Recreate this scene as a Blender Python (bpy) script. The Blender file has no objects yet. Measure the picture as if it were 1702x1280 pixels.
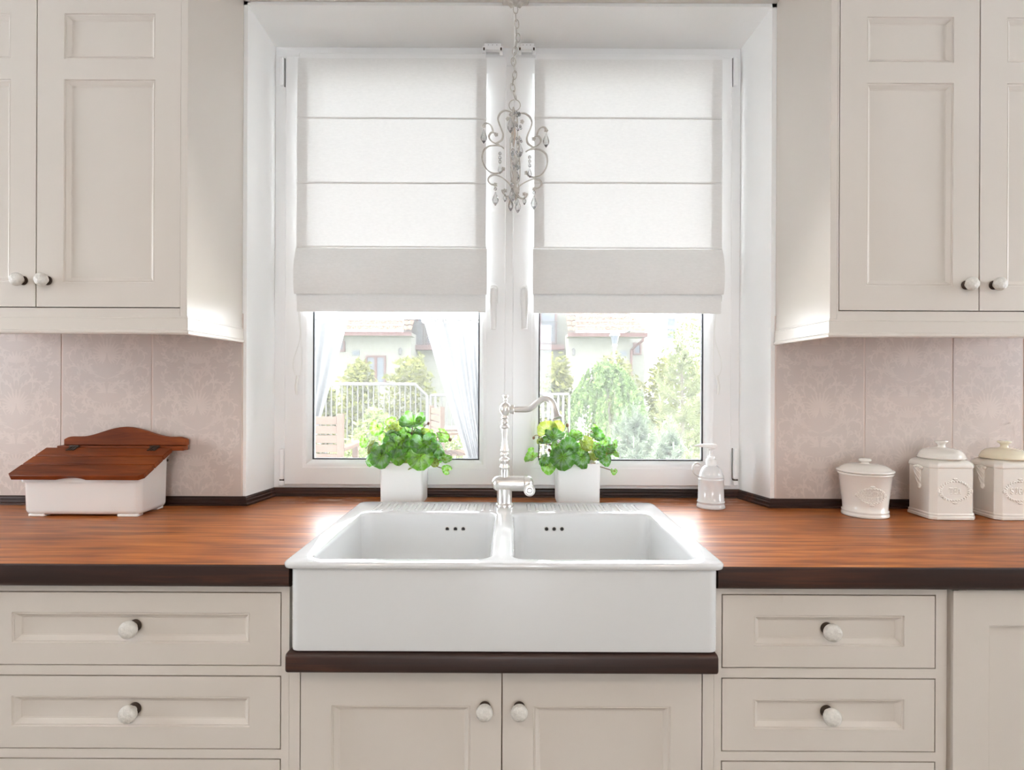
import bpy, bmesh, math, random
from mathutils import Vector, Matrix
random.seed(7)
PI = math.pi
R = math.radians
S = bpy.context.scene
COL = S.collection

# ------------------------------------------------------------------ camera, sky, sun, exposure
F, CZ, TH = 978.0, 1.28, 0.0043          # focal length (px of a 1702 px wide frame), camera height, roll


def U(px, py, Y):
    """point of the world seen at pixel (px, py) on the vertical plane at depth Y"""
    x, y = px - 851.0, py - 640.0
    return Vector(((x + TH * y) / F * Y, Y, CZ - (y - TH * x) / F * Y))


cam = bpy.data.cameras.new('camera')
cam.sensor_width = 36.0
cam.lens = 36.0 * F / 1702.0
cam.clip_start, cam.clip_end = 0.05, 200
camo = bpy.data.objects.new('camera', cam)
camo.location = (0, 0, CZ)
camo.rotation_euler = (R(90), -TH, 0)
COL.objects.link(camo)
S.camera = camo

SKY, SUN, FILL, EXPO = 13.0, 24.0, 12.5, 0.29
w = bpy.data.worlds.new('sky')
S.world = w
w.use_nodes = True
bg = w.node_tree.nodes['Background']
bg.inputs[0].default_value = (0.93, 0.97, 1.03, 1)
bg.inputs[1].default_value = SKY

sd = bpy.data.lights.new('sun', 'SUN')
sd.energy = SUN
sd.angle = R(8)
sd.color = (1.0, 0.95, 0.86)
sun = bpy.data.objects.new('sun', sd)
sun.rotation_euler = Vector((0.45, 0.10, -0.90)).to_track_quat('-Z', 'Y').to_euler()
COL.objects.link(sun)

S.view_settings.view_transform = 'Standard'
S.view_settings.look = 'None'
S.view_settings.exposure = EXPO
S.view_settings.gamma = 1.0
S.view_settings.use_curve_mapping = False
S.cycles.max_bounces = 12
S.cycles.diffuse_bounces = 6
S.cycles.glossy_bounces = 4
S.cycles.transmission_bounces = 8
S.cycles.transparent_max_bounces = 16
S.cycles.use_denoising = True
S.cycles.sample_clamp_indirect = 12
S.cycles.caustics_refractive = False
S.cycles.caustics_reflective = False

# ------------------------------------------------------------------ materials


def new_mat(name):
    m = bpy.data.materials.new(name)
    m.use_nodes = True
    nt = m.node_tree
    b = nt.nodes['Principled BSDF']
    return m, nt, b


def N(nt, t, **kw):
    n = nt.nodes.new(t)
    for k, v in kw.items():
        setattr(n, k, v)
    return n


def coords(nt, scale=(1, 1, 1), kind='Object'):
    tc = N(nt, 'ShaderNodeTexCoord')
    mp = N(nt, 'ShaderNodeMapping')
    mp.inputs['Scale'].default_value = scale
    nt.links.new(tc.outputs[kind], mp.inputs[0])
    return mp.outputs[0]


def noise(nt, vec, scale, detail=4, rough=0.55, dist=0.0):
    n = N(nt, 'ShaderNodeTexNoise')
    n.inputs['Scale'].default_value = scale
    n.inputs['Detail'].default_value = detail
    n.inputs['Roughness'].default_value = rough
    n.inputs['Distortion'].default_value = dist
    nt.links.new(vec, n.inputs['Vector'])
    return n.outputs['Fac']


def ramp(nt, fac, stops):
    r = N(nt, 'ShaderNodeValToRGB')
    e = r.color_ramp.elements
    while len(e) < len(stops):
        e.new(0.5)
    for el, (p, c) in zip(e, stops):
        el.position = p
        el.color = (c[0], c[1], c[2], 1)
    nt.links.new(fac, r.inputs[0])
    return r.outputs[0]


def bump(nt, b, h, dist, strength=1.0):
    bn = N(nt, 'ShaderNodeBump')
    bn.inputs['Strength'].default_value = strength
    bn.inputs['Distance'].default_value = dist
    nt.links.new(h, bn.inputs['Height'])
    nt.links.new(bn.outputs[0], b.inputs['Normal'])


def pmat(name, col, rough=0.5, metal=0.0, coat=0.0, var=0.05, vs=6.0, bd=0.0, bs=40.0, spec=0.5, trans=0.0, ior=1.5):
    m, nt, b = new_mat(name)
    v = coords(nt)
    f = noise(nt, v, vs, 3)
    c0 = [max(0, c * (1 - var)) for c in col]
    c1 = [min(1, c * (1 + var)) for c in col]
    nt.links.new(ramp(nt, f, [(0.3, c0), (0.7, c1)]), b.inputs['Base Color'])
    b.inputs['Roughness'].default_value = rough
    b.inputs['Metallic'].default_value = metal
    b.inputs['Specular IOR Level'].default_value = spec
    b.inputs['IOR'].default_value = ior
    if coat:
        b.inputs['Coat Weight'].default_value = coat
        b.inputs['Coat Roughness'].default_value = 0.08
    if trans:
        b.inputs['Transmission Weight'].default_value = trans
    if bd:
        bump(nt, b, noise(nt, v, bs, 4), bd)
    return m


def wood(name, stops, scale=(1.2, 22, 22), rough=0.3, coat=0.0, bd=0.0003, big=1.0, rough2=None):
    m, nt, b = new_mat(name)
    v = coords(nt, scale)
    f = noise(nt, v, 2.2, 8, 0.62, 0.6)
    v2 = coords(nt, (scale[0] * 0.5, scale[1] * 0.16, scale[2] * 0.16))
    g = noise(nt, v2, 2.0 * big, 3, 0.5, 0.4)
    mx = N(nt, 'ShaderNodeMath', operation='MULTIPLY_ADD')
    nt.links.new(g, mx.inputs[0])
    mx.inputs[1].default_value = 0.7
    mu = N(nt, 'ShaderNodeMath', operation='MULTIPLY')
    nt.links.new(f, mu.inputs[0])
    mu.inputs[1].default_value = 0.62
    nt.links.new(mu.outputs[0], mx.inputs[2])
    sb = N(nt, 'ShaderNodeMath', operation='SUBTRACT')
    nt.links.new(mx.outputs[0], sb.inputs[0])
    sb.inputs[1].default_value = 0.16
    nt.links.new(ramp(nt, sb.outputs[0], stops), b.inputs['Base Color'])
    b.inputs['Roughness'].default_value = rough
    if coat:
        b.inputs['Coat Weight'].default_value = coat
        b.inputs['Coat Roughness'].default_value = rough2 or 0.15
    bump(nt, b, f, bd)
    return m


def cloth(name, col, trans=0.45, weave=900):
    m, nt, b = new_mat(name)
    nt.nodes.remove(b)
    v = coords(nt, (1, 1, 3.0))
    f = noise(nt, v, 70, 5, 0.7)
    cc = ramp(nt, f, [(0.25, [c * 0.95 for c in col]), (0.75, [min(1, c * 1.03) for c in col])])
    d = N(nt, 'ShaderNodeBsdfDiffuse')
    t = N(nt, 'ShaderNodeBsdfTranslucent')
    mx = N(nt, 'ShaderNodeMixShader')
    mx.inputs[0].default_value = trans
    nt.links.new(cc, d.inputs[0])
    nt.links.new(cc, t.inputs[0])
    nt.links.new(d.outputs[0], mx.inputs[1])
    nt.links.new(t.outputs[0], mx.inputs[2])
    nt.links.new(mx.outputs[0], nt.nodes['Material Output'].inputs[0])
    return m


def leafy(name, c0, c1, trans=0.4, sc=8.0):
    m, nt, b = new_mat(name)
    nt.nodes.remove(b)
    v = coords(nt)
    f = noise(nt, v, sc, 4, 0.7)
    cc = ramp(nt, f, [(0.3, c0), (0.7, c1)])
    d = N(nt, 'ShaderNodeBsdfDiffuse')
    t = N(nt, 'ShaderNodeBsdfTranslucent')
    mx = N(nt, 'ShaderNodeMixShader')
    mx.inputs[0].default_value = trans
    nt.links.new(cc, d.inputs[0])
    nt.links.new(cc, t.inputs[0])
    nt.links.new(d.outputs[0], mx.inputs[1])
    nt.links.new(t.outputs[0], mx.inputs[2])
    nt.links.new(mx.outputs[0], nt.nodes['Material Output'].inputs[0])
    return m


def pane_mat(name, glare_veil=0.12):  # pale scatter mixed into the glass imitates glare from outdoors
    m, nt, b = new_mat(name)
    nt.nodes.remove(b)
    tr = N(nt, 'ShaderNodeBsdfTransparent')
    tr.inputs[0].default_value = (0.97, 0.98, 0.98, 1)
    tl = N(nt, 'ShaderNodeBsdfTranslucent')
    tl.inputs[0].default_value = (0.95, 0.96, 0.97, 1)
    gl = N(nt, 'ShaderNodeBsdfGlossy')
    gl.inputs['Roughness'].default_value = 0.02
    m1 = N(nt, 'ShaderNodeMixShader')
    m1.inputs[0].default_value = glare_veil
    nt.links.new(tr.outputs[0], m1.inputs[1])
    nt.links.new(tl.outputs[0], m1.inputs[2])
    fr = N(nt, 'ShaderNodeFresnel')
    fr.inputs[0].default_value = 1.3
    m2 = N(nt, 'ShaderNodeMixShader')
    nt.links.new(fr.outputs[0], m2.inputs[0])
    nt.links.new(m1.outputs[0], m2.inputs[1])
    nt.links.new(gl.outputs[0], m2.inputs[2])
    nt.links.new(m2.outputs[0], nt.nodes['Material Output'].inputs[0])
    return m


def leaf_mat(name, c_in, c_out, c_vein):
    """marbled pot-plant leaf: radiating veins and a silvery ring around the stalk"""
    m, nt, b = new_mat(name)
    nt.nodes.remove(b)
    tc = N(nt, 'ShaderNodeTexCoord')
    sx = N(nt, 'ShaderNodeSeparateXYZ')
    nt.links.new(tc.outputs['Object'], sx.inputs[0])

    def M(op, a, bb=None):
        n = N(nt, 'ShaderNodeMath', operation=op)
        for i, q in enumerate((a, bb)):
            if q is None:
                continue
            if isinstance(q, (int, float)):
                n.inputs[i].default_value = q
            else:
                nt.links.new(q, n.inputs[i])
        return n.outputs[0]
    ang = M('ARCTAN2', sx.outputs[0], sx.outputs[1])
    rad = M('SQRT', M('ADD', M('MULTIPLY', sx.outputs[0], sx.outputs[0]), M('MULTIPLY', sx.outputs[1], sx.outputs[1])))
    nz = noise(nt, tc.outputs['Object'], 6.0, 4, 0.6)
    wob = M('ADD', M('MULTIPLY', ang, 4.5), M('MULTIPLY', nz, 3.0))
    vein = M('POWER', M('ABSOLUTE', M('COSINE', wob)), 14.0)
    ringd = M('ABSOLUTE', M('SUBTRACT', M('ADD', rad, M('MULTIPLY', nz, 0.25)), 0.42))
    ring = M('SUBTRACT', 1.0, M('MINIMUM', M('MULTIPLY', ringd, 7.0), 1.0))
    base = ramp(nt, M('ADD', rad, M('MULTIPLY', nz, 0.25)), [(0.15, c_in), (0.6, c_out)])

    def mix(fac, a, col):
        q = N(nt, 'ShaderNodeMix', data_type='RGBA')
        nt.links.new(fac, q.inputs[0])
        nt.links.new(a, q.inputs[6])
        q.inputs[7].default_value = (*col, 1)
        return q.outputs[2]
    c = mix(M('MULTIPLY', ring, 0.55), base, c_vein)
    c = mix(M('MULTIPLY', vein, 0.40), c, [min(1, x * 1.2) for x in c_vein])
    d = N(nt, 'ShaderNodeBsdfPrincipled')
    d.inputs['Roughness'].default_value = 0.38
    t = N(nt, 'ShaderNodeBsdfTranslucent')
    mx = N(nt, 'ShaderNodeMixShader')
    mx.inputs[0].default_value = 0.42
    nt.links.new(c, d.inputs['Base Color'])
    nt.links.new(c, t.inputs[0])
    bn = N(nt, 'ShaderNodeBump')
    bn.inputs['Distance'].default_value = 0.02
    nt.links.new(M('ADD', M('MULTIPLY', vein, -0.5), nz), bn.inputs['Height'])
    nt.links.new(bn.outputs[0], d.inputs['Normal'])
    nt.links.new(d.outputs[0], mx.inputs[1])
    nt.links.new(t.outputs[0], mx.inputs[2])
    nt.links.new(mx.outputs[0], nt.nodes['Material Output'].inputs[0])
    return m


def crystal_mat(name):
    """small cut glass: mostly see-through, with a pale scatter and a glossy skin"""
    m, nt, b = new_mat(name)
    nt.nodes.remove(b)
    tr = N(nt, 'ShaderNodeBsdfTransparent')
    tl = N(nt, 'ShaderNodeBsdfTranslucent')
    df = N(nt, 'ShaderNodeBsdfDiffuse')
    gl = N(nt, 'ShaderNodeBsdfGlossy')
    gl.inputs['Roughness'].default_value = 0.05
    tl.inputs[0].default_value = (0.95, 0.96, 0.96, 1)
    df.inputs[0].default_value = (0.92, 0.93, 0.93, 1)
    last = tr.outputs[0]
    for fac, sh in ((0.22, tl), (0.06, df)):
        mx = N(nt, 'ShaderNodeMixShader')
        mx.inputs[0].default_value = fac
        nt.links.new(last, mx.inputs[1])
        nt.links.new(sh.outputs[0], mx.inputs[2])
        last = mx.outputs[0]
    fr = N(nt, 'ShaderNodeFresnel')
    mx = N(nt, 'ShaderNodeMixShader')
    nt.links.new(fr.outputs[0], mx.inputs[0])
    nt.links.new(last, mx.inputs[1])
    nt.links.new(gl.outputs[0], mx.inputs[2])
    nt.links.new(mx.outputs[0], nt.nodes['Material Output'].inputs[0])
    return m


M = {}
M['plaster'] = pmat('white_plaster', (0.90, 0.90, 0.89), 0.75, var=0.01, bd=0.0002, bs=120)
M['ceil'] = pmat('ceiling_paint', (0.85, 0.85, 0.84), 0.8, var=0.01)
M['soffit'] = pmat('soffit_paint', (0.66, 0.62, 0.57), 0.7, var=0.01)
M['room'] = pmat('room_paint', (0.45, 0.43, 0.41), 0.8, var=0.02)
M['cream'] = pmat('cream_paint', (0.640, 0.586, 0.530), 0.30, var=0.012, vs=3, bd=0.00006, bs=300)
M['dark_gap'] = pmat('gap_shade', (0.30, 0.22, 0.16), 0.8)  # dark boards behind the fronts stand in for shade inside the door gaps
M['floor'] = wood('floor_wood', [(0.2, (0.24, 0.20, 0.17)), (0.6, (0.38, 0.34, 0.30)), (0.9, (0.46, 0.42, 0.38))], (6, 1, 6), 0.35)
M['counter'] = wood('countertop_wood', [(0.25, (0.0967, 0.0209, 0.0048)), (0.40, (0.2418, 0.0629, 0.0113)), (0.56, (0.4352, 0.1330, 0.0257)), (0.80, (0.6287, 0.2660, 0.0725))],
                    (1.8, 52, 52), 0.42, 0.34, 0.0002, 2.2, 0.30)
M['counter'].node_tree.nodes['Principled BSDF'].inputs['Specular IOR Level'].default_value = 0.3
def water_marks(m):
    """dried limescale specks on the wood along the back of the worktop"""
    nt = m.node_tree
    b = nt.nodes['Principled BSDF']
    src = b.inputs['Base Color'].links[0].from_socket
    tc = N(nt, 'ShaderNodeTexCoord')
    sx = N(nt, 'ShaderNodeSeparateXYZ')
    nt.links.new(tc.outputs['Object'], sx.inputs[0])
    mr = N(nt, 'ShaderNodeMapRange')
    nt.links.new(sx.outputs[1], mr.inputs[0])
    mr.inputs[1].default_value, mr.inputs[2].default_value = 1.85, 1.90
    f = noise(nt, coords(nt, (9, 26, 26)), 1.6, 6, 0.7, 0.5)
    m2 = N(nt, 'ShaderNodeMapRange')
    nt.links.new(f, m2.inputs[0])
    m2.inputs[1].default_value, m2.inputs[2].default_value = 0.53, 0.72
    mu = N(nt, 'ShaderNodeMath', operation='MULTIPLY')
    nt.links.new(mr.outputs[0], mu.inputs[0])
    nt.links.new(m2.outputs[0], mu.inputs[1])
    mx = N(nt, 'ShaderNodeMix', data_type='RGBA')
    nt.links.new(mu.outputs[0], mx.inputs[0])
    nt.links.new(src, mx.inputs[6])
    mx.inputs[7].default_value = (0.66, 0.55, 0.52, 1)
    nt.links.new(mx.outputs[2], b.inputs['Base Color'])


water_marks(M['counter'])
M['counter_edge'] = wood('dark_edge_wood', [(0.3, (0.010, 0.0045, 0.003)), (0.55, (0.030, 0.010, 0.006)), (0.85, (0.15, 0.042, 0.012))],
                         (1.4, 30, 30), 0.45, 0.05, 0.0004)
M['lid_wood'] = wood('box_lid_wood', [(0.25, (0.085, 0.016, 0.004)), (0.5, (0.20, 0.042, 0.008)), (0.8, (0.38, 0.098, 0.018))],
                     (3, 26, 26), 0.5, 0.06, 0.0002)
M['lid_wood'].node_tree.nodes['Principled BSDF'].inputs['Specular IOR Level'].default_value = 0.2
M['ceramic'] = pmat('white_ceramic', (0.69, 0.695, 0.695), 0.07, coat=0.5, var=0.006)
M['glaze'] = pmat('cream_glaze', (0.80, 0.77, 0.71), 0.16, coat=0.4, var=0.02, vs=12)
M['glaze_yellow'] = pmat('yellow_glaze', (0.80, 0.73, 0.56), 0.16, coat=0.4, var=0.02, vs=12)
M['glaze_white'] = pmat('box_glaze', (0.82, 0.81, 0.785), 0.2, coat=0.3, var=0.01)
M['knob'] = pmat('porcelain_knob', (0.66, 0.63, 0.58), 0.3, coat=0.2, var=0.1, vs=120, bd=0.0025, bs=160)
M['bronze'] = pmat('dark_bronze', (0.05, 0.032, 0.022), 0.5, 0.3, bd=0.0003)
M['pvc'] = pmat('white_window_plastic', (0.90, 0.905, 0.91), 0.28, var=0.004)
M['pvc_grey'] = pmat('grey_seal', (0.52, 0.53, 0.55), 0.5)
M['seal'] = pmat('black_seal', (0.03, 0.032, 0.04), 0.5)
M['pane'] = pane_mat('window_glass', 0.022)
M['blind'] = cloth('linen_blind', (0.86, 0.86, 0.855), 0.080)
M['cord'] = pmat('white_cord', (0.85, 0.85, 0.83), 0.7)
M['nickel'] = pmat('brushed_nickel', (0.80, 0.775, 0.745), 0.33, 1.0, var=0.02)
M['black'] = pmat('black_hole', (0.015, 0.013, 0.012), 0.6)
M['steel'] = pmat('steel_ring', (0.55, 0.53, 0.5), 0.3, 1.0)
M['pot'] = pmat('matt_white_pot', (0.84, 0.845, 0.84), 0.5, var=0.01)
M['soil'] = pmat('potting_soil', (0.34, 0.24, 0.17), 0.95, var=0.4, vs=90, bd=0.004, bs=120)
M['stem'] = pmat('reddish_stem', (0.22, 0.12, 0.06), 0.6, var=0.2)
M['leaf1'] = leaf_mat('dark_marbled_leaf', (0.2600, 0.5720, 0.0520), (0.1430, 0.3900, 0.0585), (0.5460, 0.7150, 0.5720))
M['leaf2'] = leaf_mat('bright_marbled_leaf', (0.3750, 0.7250, 0.0625), (0.2500, 0.6000, 0.0625), (0.6500, 0.8500, 0.5250))
M['leaf3'] = leaf_mat('yellowing_leaf', (0.46, 0.60, 0.08), (0.42, 0.50, 0.08), (0.58, 0.68, 0.35))
M['chand'] = pmat('whitewashed_metal', (0.55, 0.52, 0.48), 0.45, 0.0, var=0.15, vs=70, bd=0.0008, bs=400)
M['crystal'] = crystal_mat('crystal_glass')
M['bulb'] = pmat('frosted_bulb', (0.62, 0.50, 0.42), 0.3, var=0.05)
M['tile'] = pmat('damask_tile', (0.60, 0.52, 0.475), 0.42, var=0.03, vs=5, bd=0.00015, bs=90)
M['damask'] = pmat('damask_print', (0.66, 0.575, 0.525), 0.35, var=0.04, vs=20)
M['joint'] = pmat('tile_joint', (0.70, 0.60, 0.545), 0.6)
M['render'] = pmat('house_render', (0.100, 0.097, 0.084), 0.9, var=0.02, spec=0)
M['pinkwood'] = pmat('pink_timber', (0.060, 0.034, 0.031), 0.8, spec=0)
M['roof'] = pmat('clay_roof', (0.056, 0.036, 0.028), 0.8, var=0.25, vs=4, spec=0)
M['house_glass'] = pmat('house_window_glass', (0.055, 0.060, 0.068), 0.3, spec=0.05)
M['rail'] = pmat('grey_railing', (0.060, 0.058, 0.058), 0.5, spec=0)
M['teak'] = pmat('garden_teak', (0.058, 0.040, 0.031), 0.7, var=0.15, vs=30, spec=0)
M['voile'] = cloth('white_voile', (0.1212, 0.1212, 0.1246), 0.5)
M['white_paint'] = pmat('white_paint', (0.86, 0.86, 0.85), 0.6)
M['lawn'] = pmat('lawn', (0.1500, 0.1740, 0.1020), 0.9, var=0.3, vs=30)
M['paving'] = pmat('pale_paving', (0.82, 0.82, 0.81), 0.9, var=0.08)
M['bark'] = pmat('bark', (0.0750, 0.0600, 0.0475), 0.9, var=0.2)
M['thuja'] = leafy('thuja_green', (0.0100, 0.0175, 0.0025), (0.1313, 0.1313, 0.0375), 0.3, 14.0)
M['larch'] = leafy('larch_green', (0.022, 0.050, 0.010), (0.135, 0.190, 0.070), 0.3, 12.0)
M['pine'] = leafy('pine_green', (0.0455, 0.0585, 0.0234), (0.1560, 0.1690, 0.0910), 0.3, 10.0)
M['bluepine'] = leafy('blue_pine_green', (0.0390, 0.0585, 0.0364), (0.1430, 0.1625, 0.1235), 0.3, 10.0)
M['paleshrub'] = leafy('pale_shrub_green', (0.0360, 0.0600, 0.0144), (0.1920, 0.2160, 0.0900), 0.3, 14.0)

# ------------------------------------------------------------------ mesh helpers
WLOC = {}


def spline(pts, n=6, closed=False):
    P = [Vector(p) for p in pts]
    out = []
    m = len(P)
    rng = range(m if closed else m - 1)
    for i in rng:
        p1, p2 = P[i], P[(i + 1) % m]
        p0 = P[i - 1] if (closed or i > 0) else p1 * 2 - p2
        p3 = P[(i + 2) % m] if (closed or i < m - 2) else p2 * 2 - p1
        for k in range(n):
            t = k / n
            out.append(0.5 * ((2 * p1) + (-p0 + p2) * t + (2 * p0 - 5 * p1 + 4 * p2 - p3) * t * t + (-p0 + 3 * p1 - 3 * p2 + p3) * t ** 3))
    if not closed:
        out.append(P[-1])
    return out


def rrect(cx, cy, hx, hy, r, n=6):
    """rounded rectangle, counter-clockwise list of (x, y)"""
    out = []
    r = max(r, 1e-5)
    for sx, sy, a0 in ((1, -1, -90), (1, 1, 0), (-1, 1, 90), (-1, -1, 180)):
        for k in range(n + 1):
            a = R(a0 + 90 * k / n)
            out.append((cx + sx * (hx - r) + r * math.cos(a), cy + sy * (hy - r) + r * math.sin(a)))
    return out


class MB:
    def __init__(self):
        self.v, self.f, self.m = [], [], []

    def add(self, vs, fs, mi=0):
        o = len(self.v)
        self.v += [Vector(p) for p in vs]
        self.f += [tuple(i + o for i in q) for q in fs]
        self.m += [mi] * len(fs)
        return self

    def box(self, x0, y0, z0, x1, y1, z1, mi=0):
        vs = [(x, y, z) for z in (z0, z1) for y in (y0, y1) for x in (x0, x1)]
        return self.add(vs, [(0, 2, 3, 1), (4, 5, 7, 6), (0, 1, 5, 4), (2, 6, 7, 3), (0, 4, 6, 2), (1, 3, 7, 5)], mi)

    def obox(self, c, ax, ay, az, mi=0):
        """box from a centre and three half-axis vectors"""
        c, ax, ay, az = Vector(c), Vector(ax), Vector(ay), Vector(az)
        vs = [c + sx * ax + sy * ay + sz * az for sz in (-1, 1) for sy in (-1, 1) for sx in (-1, 1)]
        return self.add(vs, [(0, 2, 3, 1), (4, 5, 7, 6), (0, 1, 5, 4), (2, 6, 7, 3), (0, 4, 6, 2), (1, 3, 7, 5)], mi)

    def loops(self, ls, cap0=True, cap1=True, mi=0, closed=True):
        n = len(ls[0])
        vs = [p for l in ls for p in l]
        fs = []
        for a in range(len(ls) - 1):
            for i in range(n if closed else n - 1):
                j = (i + 1) % n
                fs.append((a * n + i, a * n + j, (a + 1) * n + j, (a + 1) * n + i))
        if cap0:
            fs.append(tuple(range(n - 1, -1, -1)))
        if cap1:
            fs.append(tuple((len(ls) - 1) * n + i for i in range(n)))
        return self.add(vs, fs, mi)

    def lathe(self, prof, c=(0, 0, 0), n=32, mi=0, mat=None, ex=1.0):
        ls = []
        for r, z in prof:
            l = []
            for i in range(n):
                a = 2 * PI * i / n
                p = Vector((max(r, 1e-5) * math.cos(a), max(r, 1e-5) * math.sin(a) * ex, z))
                l.append((mat @ p if mat else p) + Vector(c))
            ls.append(l)
        return self.loops(ls, True, True, mi)

    def tube(self, pts, r, n=8, mi=0, closed=False, cap=True):
        P = [Vector(p) for p in pts]
        m = len(P)
        rr = r if isinstance(r, (list, tuple)) else [r] * m
        ls, up = [], None
        for i in range(m):
            if closed:
                t = P[(i + 1) % m] - P[i - 1]
            else:
                t = P[min(i + 1, m - 1)] - P[max(i - 1, 0)]
            if t.length < 1e-9:
                t = Vector((0, 0, 1))
            t.normalize()
            if up is None:
                up = Vector((0, 0, 1)) if abs(t.z) < 0.9 else Vector((1, 0, 0))
            a = up - t * up.dot(t)
            if a.length < 1e-6:
                a = t.orthogonal()
            a.normalize()
            up = a
            b = t.cross(a)
            ls.append([P[i] + rr[i] * (math.cos(2 * PI * k / n) * a + math.sin(2 * PI * k / n) * b) for k in range(n)])
        if closed:
            ls.append(ls[0])
            return self.loops(ls, False, False, mi)
        return self.loops(ls, cap, cap, mi)

    def prism(self, poly, axis, a, b, mi=0):
        def mk(p, t):
            return {'X': (t, p[0], p[1]), 'Y': (p[0], t, p[1]), 'Z': (p[0], p[1], t)}[axis]
        return self.loops([[mk(p, a) for p in poly], [mk(p, b) for p in poly]], True, True, mi)

    def ball(self, c, rx, ry=None, rz=None, n=12, k=8, mi=0):
        ry, rz = ry or rx, rz or rx
        ls = []
        for j in range(1, k):
            t = PI * j / k
            ls.append([Vector(c) + Vector((rx * math.sin(t) * math.cos(2 * PI * i / n), ry * math.sin(t) * math.sin(2 * PI * i / n), -rz * math.cos(t))) for i in range(n)])
        return self.loops(ls, True, True, mi)

    def sweep(self, path, prof, up=(0, 0, 1), mi=0):
        """prof: (outward, up) pairs; path: polyline in the XY plane, mitred; outward = right-hand side of travel"""
        P = [Vector(p) for p in path]
        ls = []
        for i, p in enumerate(P):
            d0 = (P[i] - P[i - 1]).normalized() if i else None
            d1 = (P[i + 1] - P[i]).normalized() if i < len(P) - 1 else None
            d0 = d0 or d1
            d1 = d1 or d0
            n0, n1 = Vector((d0.y, -d0.x, 0)), Vector((d1.y, -d1.x, 0))
            nn = (n0 + n1)
            nn = nn / max(0.2, nn.dot(n0))
            ls.append([p + nn * o + Vector((0, 0, u)) for o, u in prof])
        return self.loops(ls, True, True, mi)

    def sheet(self, fn, nu, nv, mi=0):
        vs = [fn(i / nu, j / nv) for j in range(nv + 1) for i in range(nu + 1)]
        fs = [(j * (nu + 1) + i, j * (nu + 1) + i + 1, (j + 1) * (nu + 1) + i + 1, (j + 1) * (nu + 1) + i) for j in range(nv) for i in range(nu)]
        return self.add(vs, fs, mi)

    def mesh(self, name, mats, ang=38, off=Vector((0, 0, 0)), fix=True):
        me = bpy.data.meshes.new(name)
        me.from_pydata([tuple(p - off) for p in self.v], [], self.f)
        for q in mats:
            me.materials.append(q)
        if len(mats) > 1:
            me.polygons.foreach_set('material_index', self.m)
        if fix:
            bm = bmesh.new()
            bm.from_mesh(me)
            bmesh.ops.recalc_face_normals(bm, faces=bm.faces)
            bm.to_mesh(me)
            bm.free()
        if ang:
            me.shade_smooth()
            me.set_sharp_from_angle(angle=R(ang))
        return me

    def build(self, name, mats, parent=None, ang=38, bevel=0.0, seg=2, blim=50, fix=True, **props):
        if not isinstance(mats, (list, tuple)):
            mats = [mats]
        off = WLOC.get(parent.name, Vector((0, 0, 0))) if parent else Vector((0, 0, 0))
        o = bpy.data.objects.new(name, self.mesh(name, mats, ang, off, fix))
        return link(o, parent, bevel, seg, blim, **props)


def link(o, parent=None, bevel=0.0, seg=2, blim=50, **props):
    COL.objects.link(o)
    if parent:
        o.parent = parent
        WLOC[o.name] = WLOC.get(parent.name, Vector((0, 0, 0))) + o.location
    if bevel:
        b = o.modifiers.new('bevel', 'BEVEL')
        b.width = bevel
        b.segments = seg
        b.limit_method = 'ANGLE'
        b.angle_limit = R(blim)
    for k, v in props.items():
        o[k] = v
    return o


def thing(name, label, cat, loc, group=None):
    o = bpy.data.objects.new(name, None)
    o.location = loc
    o.empty_display_size = 0.05
    COL.objects.link(o)
    WLOC[o.name] = Vector(loc)
    o['label'] = label
    o['category'] = cat
    if group:
        o['group'] = group
    return o


def structure(name, loc=(0, 0, 0)):
    o = bpy.data.objects.new(name, None)
    o.location = loc
    COL.objects.link(o)
    WLOC[o.name] = Vector(loc)
    o['kind'] = 'structure'
    return o


def inst(name, me, parent, world, rot=None, scale=1.0, bevel=0.0, **props):
    """another object on an existing mesh, placed at a world point under its parent"""
    o = bpy.data.objects.new(name, me)
    o.location = Vector(world) - WLOC[parent.name]
    if rot is not None:
        o.rotation_euler = rot
    o.scale = (scale, scale, scale) if isinstance(scale, (int, float)) else scale
    return link(o, parent, bevel, **props)


def copy_tree(o, parent=None):
    c = o.copy()
    COL.objects.link(c)
    if parent:
        c.parent = parent
    for ch in list(o.children):
        copy_tree(ch, c)
    return c

# ------------------------------------------------------------------ room shell
WY, FY = 1.845, 2.005                    # wall face, window frame face
XL, XR = -0.833, 0.811                   # edges of the window recess at the wall
WL, WR, WB, WT = -0.810, 0.775, 0.928, 2.4287
ZS = 2.4686                              # underside of the lintel at the wall
RX0, RX1, RY0 = -3.2, 3.3, -4.5
HC = 2.62

MB().box(RX0 - .2, RY0 - .2, -.1, RX1 + .2, 2.3, 0).build('floor', M['floor'], kind='structure')
MB().box(RX0 - .2, RY0 - .9, HC, RX1 + .2, 2.45, HC + .25).build('ceiling', M['ceil'], kind='structure')
b = MB()
b.prism([(RX0 - .2, WY), (XL, WY), (WL, FY), (WL, 2.28), (RX0 - .2, 2.28)], 'Z', 0, HC)
b.prism([(RX1 + .2, WY), (XR, WY), (WR, FY), (WR, 2.28), (RX1 + .2, 2.28)], 'Z', 0, HC)
b.prism([(WY, ZS), (FY, WT), (2.28, WT), (2.28, HC), (WY, HC)], 'X', XL - .03, XR + .04)
b.box(XL - .03, WY, 0, XR + .04, 2.28, 0.848)
b.box(XL - .03, 2.012, .846, XR + .04, 2.30, WB)
wall_back = b.build('wall_back', M['plaster'], kind='structure', ang=25, fix=False)
WLOC[wall_back.name] = Vector((0, 0, 0))
SWY0, SWY1, SWZ0, SWZ1 = .20, 1.22, .92, 2.25           # side windows added outside the view to light the cabinet sides
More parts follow.
